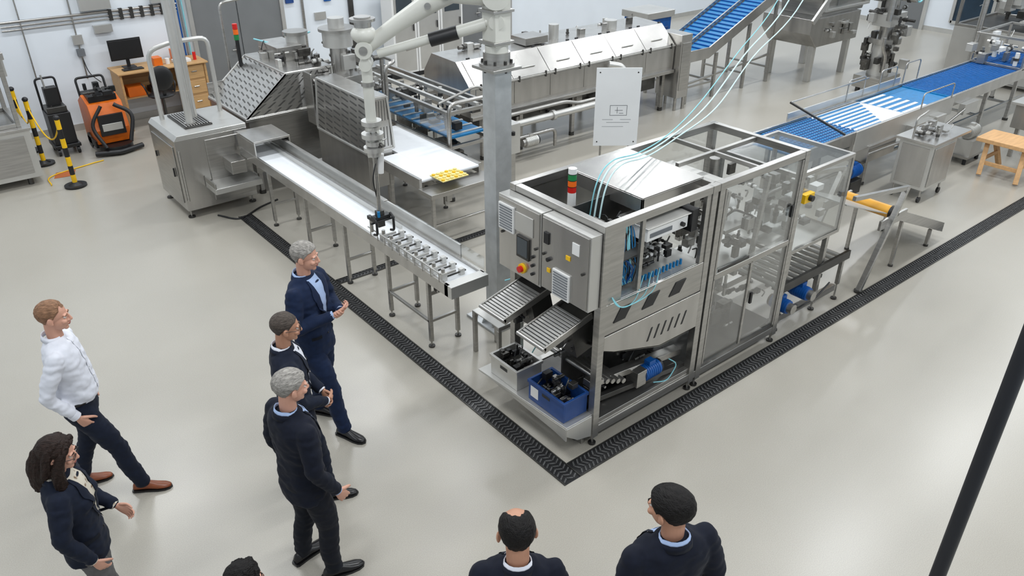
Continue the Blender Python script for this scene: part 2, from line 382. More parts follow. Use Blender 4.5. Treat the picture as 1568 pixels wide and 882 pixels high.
    if jacket:
        zb=1.10
        patch(lambda u,v:((u-.5)*2*(.004+.062*v**.8),zb+v*(1.505-zb)),.004,cm)
        for sd_ in(-1,1):
            def lap(u,v,sd_=sd_):
                inner=.002+.060*v**.85; w=.012+.05*min(1,v*1.6) if v<.72 else .062-.05*(v-.72)/.28
                return (sd_*(inner+u*w),zb+v*(1.50-zb))
            patch(lap,.011,topm,5,16)
            patch(lambda u,v,sd_=sd_:(sd_*(.085+u*.07),.985+.03*v),.006,blk if topm!=blk else navy,4,2)
        for z_ in(1.09,.99):
            r=bvh.ray_cast(V((.004,.19,z_)),V((0,-1,0)),1.)
            if r[0]: P.ell(r[0]+V((0,.004,0)),(.008,.004,.008),black,None,8,5)
    else:
        for z_ in(1.45,1.37,1.29,1.21,1.13,1.05):
            r=bvh.ray_cast(V((0,.25,z_)),V((0,-1,0)),1.)
            if r[0]: P.ell(r[0]+V((0,.004,0)),(.006,.003,.006),white,None,8,5)
        patch(lambda u,v:((u-.5)*.03,1.02+v*.47),.003,topm,3,16)
        pts=[V((.160*wsc*math.cos(a*math.pi/12),.117*math.sin(a*math.pi/12)+.0,.985)) for a in range(25)]; P.sweep(pts,.017,blksh,8,False)
    ly=lean*.6-.032
    for rr,zz,mm in((.069,1.517,cm),)+(((.079,1.495,topm),) if jacket else ()):
        pts=[]
        for a in range(-7,8):
            an=math.radians(a*21)-math.pi/2; pts.append(V((rr*math.cos(an),ly+rr*.95*math.sin(an),zz-.012*abs(a)/7+(.012 if abs(a)<4 else 0))))
        vs=[]
        for p in pts:
            c0=V((0,ly,p.z)); dr=(p-c0).normalized(); vs+= [p+V((0,0,.026)),p+dr*.012-V((0,0,.018)),p+dr*.004-V((0,0,.02)),p-dr*.004+V((0,0,.02))]
        fs=[(i*4+k,i*4+(k+1)%4,(i+1)*4+(k+1)%4,(i+1)*4+k) for i in range(len(pts)-1) for k in range(4)]
        P.add(vs,fs,mm,True)
    for (W,d,n,sd_,d0) in hands:
        if jacket: P.rod(W-d0*.01,W+d0*.018,.034,cm,14)
        else: P.rod(W-d0*.03,W+d0*.012,.040,topm,14)
        hand(P,W+d0*.035,d,n,sd_,skin,curl,.98 if not female else .88)
    hc=V((0,.004+lean*.75,1.685 if not female else 1.68))
    M=Matrix.Translation(hc)@Matrix.Translation((0,-.02,-.12))@Matrix.Rotation(hy,4,'Z')@Matrix.Rotation(-hp,4,'X')@Matrix.Translation((0,.02,.12))@Matrix.Scale((.98 if not female else .95)*hs,4)
    head(P,M,skin,hair,style,glasses)
    o=P.done(); o.location=(loc[0],loc[1],0); o.rotation_euler[2]=rz; o.scale=(s*wide,s*(1+(wide-1)*.8),s); return o
rt=V((.7782,-.628)); fw=V((.628,.7782))
def fd(r,f): v=rt*r+fw*f; v.normalize(); return (v.x,v.y)
person('man_in_suit',(-1.24,1.90),fd(.95,-.28),1.84,skin_l,h_grey,'short','jacket',navyb,navyb,blksh,lshirt,
  armL=((-.25,.03,1.16),(-.06,.22,1.19)),armR=((.25,.01,1.15),(.07,.22,1.21)),legL=((-.10,-.12),.1),legR=((.12,.24),-.2),hp=.12,hy=.2,curl=.7,
  handLdir=((.75,.35,.15),(.3,-.5,.8)),handRdir=((-.75,.35,.1),(-.3,-.5,.8)),wide=1.06)
person('man_in_suit',(-1.77,1.17),fd(.95,.35),1.72,skin_t,h_gd,'thin','jacket',navy,navy,blksh,wshirt,
  armL=((-.25,.04,1.14),(-.09,.20,.98)),armR=((.24,.02,1.14),(.07,.21,.98)),legL=((-.11,-.06),.1),legR=((.12,.16),-.1),hp=.15,hy=.0,glasses=True,curl=.7,
  handLdir=((.7,.3,-.5),(.3,-.6,.3)),handRdir=((-.7,.3,-.5),(-.3,-.6,.3)),wide=1.08)
person('man_in_suit',(-2.08,.42),fd(.7,.65),1.77,skin_l,h_grey,'short','jacket',navy2,blk,blksh,lshirt,legL=((-.14,-.02),.15),legR=((.13,.06),-.25),hp=.15,hy=-.15,curl=.45,
  armR=((.25,-.03,1.15),(.23,.10,.90)),wide=1.1)
person('man_in_white_shirt',(-3.05,2.26),fd(.93,.30),1.79,skin_l,h_sand,'recede','shirt',wshirt,navy,brownsh,None,legL=((-.12,-.18),.1),legR=((.10,.28),-.15),hp=.1,hy=.0,curl=.8,belly=.03,
  armL=((-.24,-.10,1.15),(-.19,-.01,.93)),armR=((.235,-.12,1.15),(.195,.0,.92)),wide=1.06)
person('woman_in_blazer',(-3.38,.85),fd(.88,.30),1.64,skin_l,h_brown,'long','jacket',navy,greyt,blksh,floralm,female=True,glasses=True,hp=.2,hy=-.1,legR=((.09,.08),0),legL=((-.09,-.06),0),
  armL=((-.23,.0,1.15),(-.15,.18,1.02)),armR=((.235,-.04,1.14),(.20,.06,.90)),wide=1.08,hs=1.05)
person('woman_in_blazer',(-2.87,-.70),fd(.7,.55),1.59,skin_l,h_dark,'long','jacket',navy2,blk,blksh,wshirt,female=True,glasses=True,hp=.1)
person('man_in_suit',(-1.70,-1.43),fd(-.05,1),1.74,skin_t,h_dark,'bald','jacket',navy2,blk,blksh,wshirt,hp=.15,hy=.1,wide=1.06,hs=1.13)
person('man_in_suit',(-.98,-1.83),fd(-.35,.9),1.78,skin_t,h_dark,'full','jacket',navy2,blk,blksh,lshirt,hp=.1,hy=.45,wide=1.18,hs=1.02)
# ------------------------------------------------------------------ room
XL,XR,YN,YF,ZC=-9.,19.7,-8.,12.3,7.
def slab(name,x0,x1,y0,y1,z0,z1,m):
    b=B(name); b.box(x0,x1,y0,y1,z0,z1,m); return b.done()
slab('floor',XL-.2,XR+.2,YN-.2,YF+.2,-.2,0,floorm)
slab('ceiling',XL-.2,XR+.2,YN-.2,YF+.2,ZC,ZC+.2,ceilm)
slab('wall_back',XL-.2,XR+.2,YF,YF+.2,0,ZC,wallm)
slab('wall_front',XL-.2,XR+.2,YN-.2,YN,0,ZC,wallm)
slab('wall_left',XL-.2,XL,YN,YF,0,ZC,wallm)
slab('wall_right',XR,XR+.2,YN,YF,0,ZC,wallm)
slab('baseboard_back',XL,XR,YF-.02,YF,0,.12,steelw)
slab('baseboard_right',XR-.02,XR,YN,YF-.02,0,.12,steelw)
def door(name,x0,x1,h):
    b=B(name); y=YF-.031
    b.box(x0-.08,x0,y-.05,y+.03,0,h+.08,steelw); b.box(x1,x1+.08,y-.05,y+.03,0,h+.08,steelw); b.box(x0,x1,y-.05,y+.03,h,h+.08,steelw)
    mid=(x0+x1)/2
    b.box(x0,mid-.01,y-.02,y+.02,.01,h,doorm); b.box(mid+.01,x1,y-.02,y+.02,.01,h,doorm)
    b.rod((mid-.12,y-.07,1.02),(mid-.12,y-.02,1.02),.012,steel); b.rod((mid-.24,y-.07,1.02),(mid-.12,y-.07,1.02),.012,steel)
    b.box(mid-.15,mid-.09,y-.035,y-.02,.93,1.1,steel)
    return b.done(.003)
door('door_1',1.55,3.3,2.4); door('door_2',7.6,9.2,2.4)
b=B('door_3'); b.box(XR-.05,XR-.002,7.0,8.2,.0,2.3,doorm); b.box(XR-.08,XR-.002,6.9,7.0,0,2.4,steelw); b.box(XR-.08,XR-.002,8.2,8.3,0,2.4,steelw); b.box(XR-.08,XR-.002,6.9,8.3,2.3,2.4,steelw); b.rod((XR-.12,7.15,1),(XR-.12,7.15,1.15),.015,steel); b.done()
b=B('window_1')
b.box(XR-.03,XR-.002,3.2,6.2,.35,2.6,tileb)
for y in(3.2,4.2,5.2,6.2): b.box(XR-.07,XR-.002,y-.04,y+.04,.3,2.65,steelw)
b.box(XR-.07,XR-.002,3.2,6.2,.28,.36,steelw); b.box(XR-.07,XR-.002,3.2,6.2,2.6,2.68,steelw); b.done()
def drain(name,ax,a0,a1,c,w=.19):
    b=B(name); h=w/2
    def bx(u0,u1,v0,v1,z0,z1,m):
        if ax=='x': b.box(u0,u1,c+v0,c+v1,z0,z1,m)
        else: b.box(c+v0,c+v1,u0,u1,z0,z1,m)
    bx(a0,a1,-h,h,.0005,.002,black)
    bx(a0,a1,-h,-h+.012,.002,.010,steeld); bx(a0,a1,h-.012,h,.002,.010,steeld)
    u=a0+.02; rows=max(2,int((w-.03)/.05)); pitch=(w-.03)/rows
    while u<a1-.03:
        for j in range(rows):
            v=-h+.015+j*pitch; dz=.014 if (j%2) else -.014
            P=[(u+.012+dz,v+.003),(u+.028+dz,v+.003),(u+.028-dz,v+pitch-.003),(u+.012-dz,v+pitch-.003)]
            if ax=='x': poly=[(p,c+q,.002) for p,q in P]
            else: poly=[(c+q,p,.002) for p,q in P]
            b.prism(poly,(0,0,.007),grate)
        u+=.045
    return b.done()
drain('floor_drain','y',-.095,6.78,0.); drain('floor_drain','x',.10,15.,0.); drain('floor_drain','x',.1,3.6,4.2,.12)
# ------------------------------------------------------------------ packaging machine
b=B('packaging_machine')
x0,x1,y0,y1,zt=.42,3.12,.12,1.27,2.14
t=.07
for X in(x0,1.70,1.80,x1-t):
    for Y in(y0,y1-t):
        b.box(X,X+t,Y,Y+t,.09,zt,steel); b.foot(X+t/2,Y+t/2,.09)
for Y in(y0,y1-t):
    for z0,z1 in((zt-t,zt),(.12,.2)): b.box(x0+t,x1-t,Y+.004,Y+t-.004,z0,z1-.002,steel)
for X in(x0,1.75,x1-t):
    for z0,z1 in((zt-t,zt),(.12,.2)): b.box(X+.004,X+t-.004,y0+t,y1-t,z0,z1-.002,steel)
b.box(x0+.05,x1,y0+.1,y1-.1,.2,.215,steeld)
b.box(1.02,1.78,.3,1.2,zt+.002,zt+.014,steel2); b.box(1.02,1.78,.3,.32,zt-.12,zt+.002,steel2); b.box(1.02,1.04,.3,1.2,zt-.12,zt+.002,steel2)
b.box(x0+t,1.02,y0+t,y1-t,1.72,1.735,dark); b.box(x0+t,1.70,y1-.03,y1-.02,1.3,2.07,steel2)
b.box(2.4,2.43,y0+t,y1-t,zt-.05,zt-.01,steel); b.beam((1.9,.7,zt-.03),(3.05,.7,zt-.03),.04,.04,steel)
cx0=.30
b.box(cx0,.415,.14,.70,1.42,2.08,steelw); b.box(cx0,.415,.715,1.27,1.40,2.08,steelw)
b.box(cx0-.012,cx0,.155,.69,1.435,2.065,steel2); b.box(cx0-.012,cx0,.73,1.255,1.415,2.065,steel2)
def ventz(yc,zc):
    b.box(cx0-.03,cx0-.012,yc-.10,yc+.10,zc-.12,zc+.12,white)
    for i in range(9): b.box(cx0-.036,cx0-.03,yc-.085,yc+.085,zc-.1+i*.024,zc-.088+i*.024,ink)
ventz(1.14,1.9); ventz(.44,1.55)
b.box(cx0-.03,cx0-.012,.84,1.0,1.60,1.80,steeld); b.box(cx0-.034,cx0-.03,.855,.985,1.625,1.785,screen)
b.box(cx0-.02,cx0-.012,.80,1.04,1.83,2.0,steelw)
b.rod((cx0-.012,.93,1.50),(cx0-.03,.93,1.50),.045,yellow,20); b.rod((cx0-.03,.93,1.50),(cx0-.06,.93,1.50),.028,red,16)
for z in(1.5,1.58,1.66): b.rod((cx0-.012,.80,z),(cx0-.03,.80,z),.014,black)
b.box(cx0-.025,cx0-.012,.60,.66,1.85,1.95,black); b.rod((cx0-.012,.60,1.72),(cx0-.035,.60,1.72),.018,black); b.box(cx0-.02,cx0-.012,.58,.62,1.60,1.64,yellow)
b.box(cx0-.02,cx0-.012,.35,.40,1.80,1.84,yellow); b.box(cx0-.02,cx0-.012,.25,.33,1.88,1.98,white)
for Y in(.2,.66,.76,1.2): b.rod((cx0-.012,Y,1.75),(cx0-.03,Y,1.75),.012,steeld)
b.rod((.72,.82,1.95),(.72,.82,2.12),.036,white,16)
for i,mm in enumerate((red,amber,green)): b.rod((.72,.82,2.12+i*.055),(.72,.82,2.17+i*.055),.036,mm,16); b.rod((.72,.82,2.17+i*.055),(.72,.82,2.175+i*.055),.038,black,16)
b.rod((.72,.82,2.285),(.72,.82,2.33),.036,white,16)
b.box(x0+t,1.70,y0+.55,y0+.56,1.42,2.07,steeld)
b.box(x0+t,1.70,y0+.02,y0+.55,1.40,1.42,steelw)
b.box(x0+t,.66,y0+.01,y0+.03,1.42,2.07,steel)
b.box(.86,.90,y0+.02,y0+.05,1.42,2.07,steel); b.box(1.64,1.70,y0+.01,y0+.05,1.42,2.07,steel)
b.box(1.0,1.5,y0+.08,y0+.40,1.80,1.92,white); b.box(.98,1.52,y0+.06,y0+.42,1.92,1.93,steelw)
b.box(1.03,1.3,y0+.075,y0+.08,1.83,1.87,ink); b.rod((1.42,y0+.08,1.85),(1.42,y0+.05,1.85),.02,black); b.box(1.52,1.6,y0+.05,y0+.3,1.75,1.95,black)
b.clutter(.95,1.6,.3,.6,1.50,1.62,34,[steeld,black,white,steel,cast],.035)
b.clutter(.70,1.6,.35,.6,1.62,2.0,20,[steeld,black,cast],.03)
for i in range(12): b.rod((1.0+i*.045,.22,1.43),(1.0+i*.045,.22,1.48),.012,blue,8)
for i in range(22):
    xx=.72+random.uniform(0,.2); b.curve([(xx,.25,1.45),(xx+random.uniform(-.08,.08),.2+random.uniform(0,.1),1.6),(xx+random.uniform(-.06,.06),.3,1.75),(xx+.1,.4,1.95)],.006,random.choice([blue,cyan,motor,black]),5,6)
for i in range(3): b.curve([(.55,.16,1.5),(.6,.06,1.4),(.8+.1*i,.1,1.38),(1.0+.1*i,.2,1.5)],.005,cyan,5,8)
b.box(x0+t,1.70,y0+.005,y0+.02,1.13,1.42,steel)
for xc in(.68,1.02,1.36):
    b.prism([(xc-.10,y0-.001,1.22),(xc+.04,y0-.001,1.22),(xc+.12,y0-.001,1.34),(xc-.02,y0-.001,1.34)],(0,.004,0),black)
b.prism([(x0+t,y0+.0,1.12),(1.70,y0,1.12),(1.70,y0,.74),(1.2,y0,.74),(.62,y0,.92),(x0+t,y0,.98)],(0,.015,0),steel2)
b.prism([(x0+t,y0+.0,.98),(.62,y0,.92),(1.2,y0,.74),(1.7,y0,.74),(1.7,y0+.5,.70),(1.2,y0+.5,.70),(.5,y0+.5,.9)],(0,0,.012),steel)
for i in range(6):
    xc=1.02+i*.09; b.prism([(xc,y0-.003,.86),(xc+.022,y0-.003,.86),(xc+.07,y0-.003,.99),(xc+.048,y0-.003,.99)],(0,.004,0),black)
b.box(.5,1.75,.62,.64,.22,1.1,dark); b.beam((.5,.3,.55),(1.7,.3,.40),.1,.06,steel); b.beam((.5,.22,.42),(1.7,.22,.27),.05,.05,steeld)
for i in range(5): b.rod((.55+.07*i,.17,.62-.03*i),(.55+.07*i,.9,.62-.03*i),.025,steel,10)
b.clutter(.6,1.6,.3,.6,.25,.65,24,[steeld,cast,steel,black],.045)
def mot(b,c,ax,L=.2,r=.065,m=motor):
    c=V(c);ax=V(ax).normalized(); b.rod(c-ax*L/2,c+ax*L/2,r,m,18); b.rod(c+ax*L/2,c+ax*(L/2+.03),r*.9,black,16); b.rod(c-ax*(L/2+.06),c-ax*L/2,r*.75,steel,14)
    for i in range(7): b.rod(c+ax*(-L/2+.02+i*L/8),c+ax*(-L/2+.03+i*L/8),r*1.06,m,18)
    b.box(c.x-.04,c.x+.04,c.y-.035,c.y+.035,c.z+r*.8,c.z+r+.04,m)
mot(b,(1.22,.22,.42),(1,.0,0),.2,.075); b.box(1.0,1.12,.16,.3,.34,.5,steel)
b.pipe([(1.4,.15,.5),(1.5,.12,.42),(1.35,.1,.3),(1.2,.14,.33)],.006,cyan,6)
b.box(.5,1.7,.14,.30,.20,.26,steel)
for (a,c) in((1.22,2.06),(.24,1.18)):
    b.box(1.90,3.03,y0+.01,y0+.016,a,c,glass); b.box(1.90,3.03,y1-.03,y1-.024,a,c,glass)
    b.box(1.88,1.90,y0,y0+.02,a,c,steel); b.box(3.02,3.04,y0,y0+.02,a,c,steel)
b.box(1.88,3.04,y0,y0+.06,1.17,1.23,steel); b.box(2.44,2.47,y0,y0+.02,.24,1.18,steel)
b.box(1.92,2.38,y0-.006,y0+.004,1.24,1.27,steeld); b.box(2.95,2.99,y0-.02,y0+.004,1.5,1.62,black); b.box(2.5,2.53,y0-.02,y0+.004,.7,.82,black)
b.box(x1-.05,x1-.044,y0+t,y1-t,1.22,2.06,glass)
b.box(1.9,3.05,.35,1.0,.95,1.0,steelw)
b.clutter(1.95,2.95,.35,1.05,1.05,1.5,60,[steel,cast,steeld,steel2],.05)
b.clutter(1.95,2.95,.35,1.05,1.5,1.9,26,[steel,cast,steeld,white],.045)
b.clutter(1.95,2.95,.35,1.05,.3,.9,60,[steel,cast,steeld,steel2],.06)
b.rod((2.45,.7,1.35),(2.45,.7,2.05),.05,steel,16); b.rod((2.05,.7,1.75),(2.9,.7,1.75),.03,steel,14)
b.ell((2.25,.45,1.66),(.11,.08,.08),white); b.ell((2.42,.45,1.68),(.09,.07,.07),white)
for X in(2.0,2.6): b.beam((X,.25,1.05),(X+.1,.25,1.95),.04,.04,steel)
b.box(1.9,2.2,.3,1.0,1.95,2.0,steelw); b.box(2.5,3.0,.5,.9,1.3,1.34,steel)
b.pipe([(2.1,.5,1.4),(2.3,.3,1.7),(2.7,.35,1.5),(2.9,.5,1.2)],.012,black,8)
for i in range(5): b.curve([(.6+.06*i,.4,1.75),(.65+.05*i,.55,1.85+.03*i),(.8,.75,1.8),(.95,1.0,1.76)],.006,random.choice([cyan,blue,black]),5,6)
b.clutter(.55,1.0,.3,1.1,1.75,1.82,18,[steel,steeld,cast],.04)
b.done(.003)
for k,(yc,sx) in enumerate(((1.0,0),(.46,-.02))):
    b=B('slat_conveyor')
    M=Matrix.Translation((.20+sx,yc,1.17))@Matrix.Rotation(math.radians(-14),4,'Y')
    b.box(-.20,.34,-.17,-.155,-.04,.02,steel,M); b.box(-.20,.34,.155,.17,-.04,.02,steel,M)
    for i in range(13): b.box(-.19+i*.033,-.167+i*.033,-.155,.155,-.005,.012,steelw,M)
    b.box(-.2,.34,-.15,.15,-.03,-.012,steeld,M); b.rod(M@V((-.2,-.17,0)),M@V((-.2,.17,0)),.02,steel)
    b.box(.12,.34,-.14,.14,-.35,-.04,steeld,M)
    b.clutter(.2,.4,yc-.12,yc+.12,.95,1.08,8,[steel,cast,black],.03)
    b.done(.002)
b=B('shelf_platform')
b.prism([(.06,1.3,.33),(.12,.14,.33),(.42,.14,.33),(.42,1.3,.33)],(0,0,.02),steelw)
b.prism([(.06,1.3,.33),(.12,.14,.33),(.12,.14,.20),(.16,.9,.26)],(.012,0,0),steelw)
b.prism([(.12,.14,.34),(.41,.14,.34),(.41,.14,.12),(.25,.14,.16),(.12,.14,.26)],(0,-.012,0),steelw)
b.beam((.39,.2,.1),(.39,1.25,.1),.04,.2,steel); b.foot(.39,.3,.1); b.foot(.39,1.2,.1)
b.done(.002)
def crate(name,x0,x1,y0,y1,z0,h,m,lab=None):
    b=B(name); w=.012
    b.box(x0,x1,y0,y1,z0,z0+w,m)
    for a in((x0,x0+w,y0,y1),(x1-w,x1,y0,y1),(x0+w,x1-w,y0,y0+w),(x0+w,x1-w,y1-w,y1)): b.box(*a,z0+w,z0+h,m)
    b.box(x0-.01,x1+.01,y0-.01,y0+.004,z0+h-.03,z0+h,m);b.box(x0-.01,x1+.01,y1-.004,y1+.01,z0+h-.03,z0+h,m);b.box(x0-.01,x0+.004,y0,y1,z0+h-.03,z0+h,m);b.box(x1-.004,x1+.01,y0,y1,z0+h-.03,z0+h,m)
    b.box(x0-.003,x0,(y0+y1)/2-.05,(y0+y1)/2+.05,z0+h*.6,z0+h*.75,black)
    if lab: b.box(x0-.004,x0,y1-.13,y1-.03,z0+.05,z0+h-.05,white)
    b.clutter(x0+.05,x1-.05,y0+.05,y1-.05,z0+.05,z0+h+.05,38,[steel,black,cast,steeld],.035)
    return b.done(.002)
crate('parts_crate',.12,.41,.80,1.18,.352,.21,steelw); crate('parts_crate',.14,.41,.20,.66,.352,.21,blued,True)
b=B('discharge_unit')
b.frame(3.15,4.15,.2,1.15,.95,1.85,.04,steel)
b.box(3.19,4.11,.24,1.11,.96,.98,steelw)
b.box(3.19,4.11,.205,.21,1.0,1.82,glass); b.box(4.135,4.14,.24,1.11,1.0,1.82,glass); b.box(3.19,4.11,.24,1.11,1.845,1.85,glass)
b.clutter(3.3,4.0,.35,1.0,1.02,1.65,60,[steel,cast,steelw,white,steeld],.055)
b.rod((3.2,.6,1.5),(4.1,.6,1.5),.025,steel); b.rod((3.2,.85,1.65),(4.1,.85,1.65),.02,steel)
b.box(3.22,3.38,.14,.2,1.55,1.64,yellow); b.rod((3.3,.14,1.6),(3.3,.10,1.6),.03,black)
for X in(3.3,4.0):
    for Y in(.25,1.08): b.box(X-.025,X+.025,Y-.025,Y+.025,.09,.95,steel); b.foot(X,Y,.09)
for Y in(.2,1.0): b.box(3.13,4.35,Y,Y+.05,.14,.22,steel)
for i in range(11): b.rod((3.2+i*.115,.22,.58),(3.2+i*.115,.98,.58),.026,steelw,12)
for Y in(.18,.98): b.box(3.13,4.5,Y,Y+.035,.52,.62,steeld)
for X in(3.2,4.4): b.box(X,X+.04,.2,.24,.2,.55,steel); b.box(X,X+.04,.95,.99,.2,.55,steel)
b.foot(4.42,.22,.2); b.foot(4.42,.97,.2)
mot(b,(3.32,.24,.33),(0,1,0),.2,.075); mot(b,(3.68,.24,.36),(0,1,0),.2,.075)
b.clutter(3.2,4.3,.3,.9,.25,.5,20,[steel,steeld,cast],.05)
b.pipe([(3.3,.2,.35),(3.5,.14,.25),(3.9,.16,.24),(4.2,.2,.3)],.01,black,6)
b.done(.002)
b=B('discharge_chute')
for Y in(.12,.92):
    b.beam((4.78,Y,.02),(5.37,Y,1.19),.05,.06,steel,(0,1,0)); b.beam((4.17,Y,1.36),(5.40,Y,1.17),.04,.05,steel); b.rod((4.78,Y,0),(4.78,Y,.03),.05,steeld)
b.prism([(4.2,.2,1.24),(5.2,.2,.86),(5.2,.88,.86),(4.2,.88,1.24)],(0,0,.015),steelw)
b.rod((5.34,.22,.84),(5.34,.82,.84),.075,rollery,24); b.rod((5.34,.13,.84),(5.34,.91,.84),.02,steeld)
for Y in(.18,.82): b.rod((5.34,Y,.84),(5.34,Y+.04,.84),.085,black,20)
b.beam((5.0,.16,.78),(5.6,.16,.78),.03,.12,steel); b.beam((5.0,.88,.78),(5.6,.88,.78),.03,.12,steel)
b.prism([(5.5,.2,.74),(6.85,.2,.20),(6.85,.85,.20),(5.5,.85,.74)],(0,0,.02),steelw)
for Y in(.18,.85): b.prism([(5.5,Y,.70),(6.9,Y,.13),(6.9,Y,.26),(5.5,Y,.83)],(0,.015,0),steel)
b.rod((6.85,.2,.20),(6.85,.86,.20),.05,steeld,14)
for X,z in((5.7,.62),(6.6,.24)):
    for Y in(.22,.82): b.box(X-.02,X+.02,Y-.02,Y+.02,.02,z,steel); b.rod((X,Y,0),(X,Y,.025),.03,steeld)
b.done(.002)
# ------------------------------------------------------------------ column + lift-assist arm
b=B('lift_assist_arm')
cx,cy=1.12,2.34; h=.10
b.box(cx-.26,cx+.26,cy-.26,cy+.26,0,.025,galv); b.box(cx-h,cx+h,cy-h,cy+h,.025,2.78,galv)
for dx,dy in((1,0),(-1,0),(0,1),(0,-1)):
    p=V((cx+dx*h,cy+dy*h,.025)); q=V((cx+dx*.24,cy+dy*.24,.025)); n=V((-dy,dx,0))*.006
    b.prism([p-n,q-n,p-n+V((0,0,.28))],n*2,galv)
    for s_ in(-1,1): b.rod(q+V((-dy,dx,0))*s_*.15-V((dx,dy,0))*.04,q+V((-dy,dx,0))*s_*.15-V((dx,dy,0))*.04+V((0,0,.03)),.015,steel,8)
b.box(cx-.17,cx+.17,cy-.17,cy+.17,2.78,2.81,steel); b.rod((cx,cy,2.81),(cx,cy,2.84),.17,steel,24)
for k in range(8): a=k*math.pi/4; b.rod((cx+.14*math.cos(a),cy+.14*math.sin(a),2.76),(cx+.14*math.cos(a),cy+.14*math.sin(a),2.87),.012,steeld,8)
b.rod((cx,cy,2.84),(cx,cy,2.94),.13,steel,24); b.rod((cx,cy,2.94),(cx,cy,3.0),.11,armw,24); b.box(cx-.09,cx+.09,cy-.10,cy+.10,3.0,3.95,armw)
for z in(3.02,3.3): b.box(cx-.12,cx+.12,cy-.12,cy+.12,z,z+.025,steel)
hx,hy=.15,3.10
A=V((cx,cy,3.46)); W=V((hx,hy,2.97)); d=(W-A); dh=V((d.x,d.y,0)).normalized(); sd=V((-dh.y,dh.x,0))
b.rod(A-sd*.14,A+sd*.14,.13,armw,24)
b.sweep([A,A+dh*.40+V((0,0,.02)),A+dh*.55+V((0,0,-.05)),A+dh*.9-V((0,0,.26)),W],[.12,.11,.10,.075,.065],armw,18,True,.75)
b.rod(A+dh*.45-sd*.10,A+dh*.45+sd*.10,.05,steel,18); b.rod(A+dh*.62-sd*.085-V((0,0,.10)),A+dh*.62+sd*.085-V((0,0,.10)),.03,steel,18)
A2=A+V((0,0,-.24)); K2=W+V((0,0,-.05))-dh*.12
b.sweep([A2+dh*.02,K2],[.045,.042],armw,14); b.rod(A2+dh*.10+V((0,0,-.03)),A2+dh*.42+V((0,0,-.12)),.055,armw,18); b.rod(A2+dh*.36+V((0,0,-.105)),A2+dh*.62+V((0,0,-.175)),.065,black,18); b.rod(A2+dh*.6+V((0,0,-.17)),A2+dh*.85+V((0,0,-.25)),.03,steel,14)
b.rod(A2-sd*.11,A2+sd*.11,.07,armw,18)
b.rod(W-sd*.1,W+sd*.1,.08,armw,20); b.rod(W-sd*.11,W+sd*.11,.04,steel,16)
b.rod(W+V((0,0,-.14))-sd*.08,W+V((0,0,-.14))+sd*.08,.06,armw,18)
b.ell((hx,hy,3.10),(.12,.12,.09),armw); b.rod((hx,hy,3.12),(hx,hy,3.26),.08,steel,18); b.rod((hx,hy,3.22),(hx,hy,3.245),.12,steel,20)
b.rod((hx,hy,2.95),(hx,hy,2.25),.052,armw,18); b.rod((hx,hy,2.62),(hx,hy,2.66),.065,steel,18)
for z,r in((2.26,.10),(2.20,.07),(2.13,.11),(2.05,.075),(1.99,.10),(1.94,.07)): b.rod((hx,hy,z-.022),(hx,hy,z+.022),r,steelw,20)
b.clutter(hx-.07,hx+.07,hy-.07,hy+.07,1.95,2.25,14,[steel,armw],.035)
b.rod((hx,hy,1.95),(hx,hy,1.30),.022,steel,12); b.rod((hx+.07,hy,1.92),(hx+.05,hy,1.72),.035,white,14)
b.curve([(hx+.03,hy,1.9),(hx-.06,hy-.04,1.7),(hx-.02,hy,1.5),(hx,hy,1.35)],.008,black,6)
b.box(hx-.04,hx+.04,hy-.03,hy+.03,1.14,1.32,steeld); b.box(hx-.09,hx+.1,hy-.05,hy+.03,1.22,1.27,black)
for sx in(-.1,.1): b.pipe([(hx+sx,hy-.04,1.28),(hx+sx,hy-.1,1.25),(hx+sx,hy-.1,1.10),(hx+sx,hy-.03,1.08)],.014,black,8,.04)
b.rod((hx-.14,hy-.05,1.22),(hx+.14,hy-.05,1.22),.012,black,8); b.box(hx-.02,hx+.02,hy-.02,hy+.25,1.14,1.18,black); b.rod((hx,hy+.2,1.14),(hx,hy+.2,1.0),.02,steel)
b.rod((hx-.05,hy-.07,1.28),(hx-.05,hy-.07,1.34),.016,blue,8)
b.done(.002)
# ------------------------------------------------------------------ infeed conveyor
b=B('infeed_conveyor')
xa,xb=.17,.62; ye=7.0
b.box(xa+.03,xb-.02,1.98,ye,.87,.90,belt); b.box(xa,xa+.03,1.92,ye,.80,.93,steel2); b.box(xb-.02,xb+.01,1.92,ye,.80,.93,steel2)
b.box(xb+.01,xb+.03,2.35,ye,.80,1.06,steelw); b.box(xb-.02,xb+.03,3.8,ye,1.055,1.07,steel)
b.box(xb+.012,xb+.02,1.95,3.6,.93,1.08,glass); b.box(xb-.10,xb-.095,3.3,ye,.90,.96,steelw)
b.box(xa,xb,1.86,1.98,.80,.93,steelw)
for Y in(2.33,3.13,4.09,5.1,6.18):
    for X in(.21,.55):
        b.box(X-.02,X+.02,Y-.02,Y+.02,.07,.82,steel); b.foot(X,Y,.08)
    b.box(.21,.55,Y-.015,Y+.015,.30,.33,steel)
    if Y<3: b.box(.21,.55,Y-.015,Y+.015,.62,.65,steel)
b.box(.19,.22,2.33,3.13,.30,.33,steel)
for i in range(8):
    Y=2.05+i*.16
    b.box(.20,.26,Y,Y+.07,.90,.99,steelw); b.box(.27,.38,Y+.02,Y+.04,.95,.975,steel); b.rod((.23,Y+.03,.99),(.23,Y+.03,1.03),.02,steel); b.box(.42,.47,Y,Y+.05,.9,.97,steelw); b.rod((.25,Y+.03,.93),(.5,Y+.03,.93),.01,steeld,8)
b.rod((.16,2.02,1.02),(.16,3.4,1.02),.008,steel,8)
for i in range(10): b.rod((.16,2.05+i*.145,.92),(.16,2.05+i*.145,1.02),.006,steel,6)
b.clutter(.22,.55,2.1,2.6,.7,.78,10,[steel,steeld],.04)
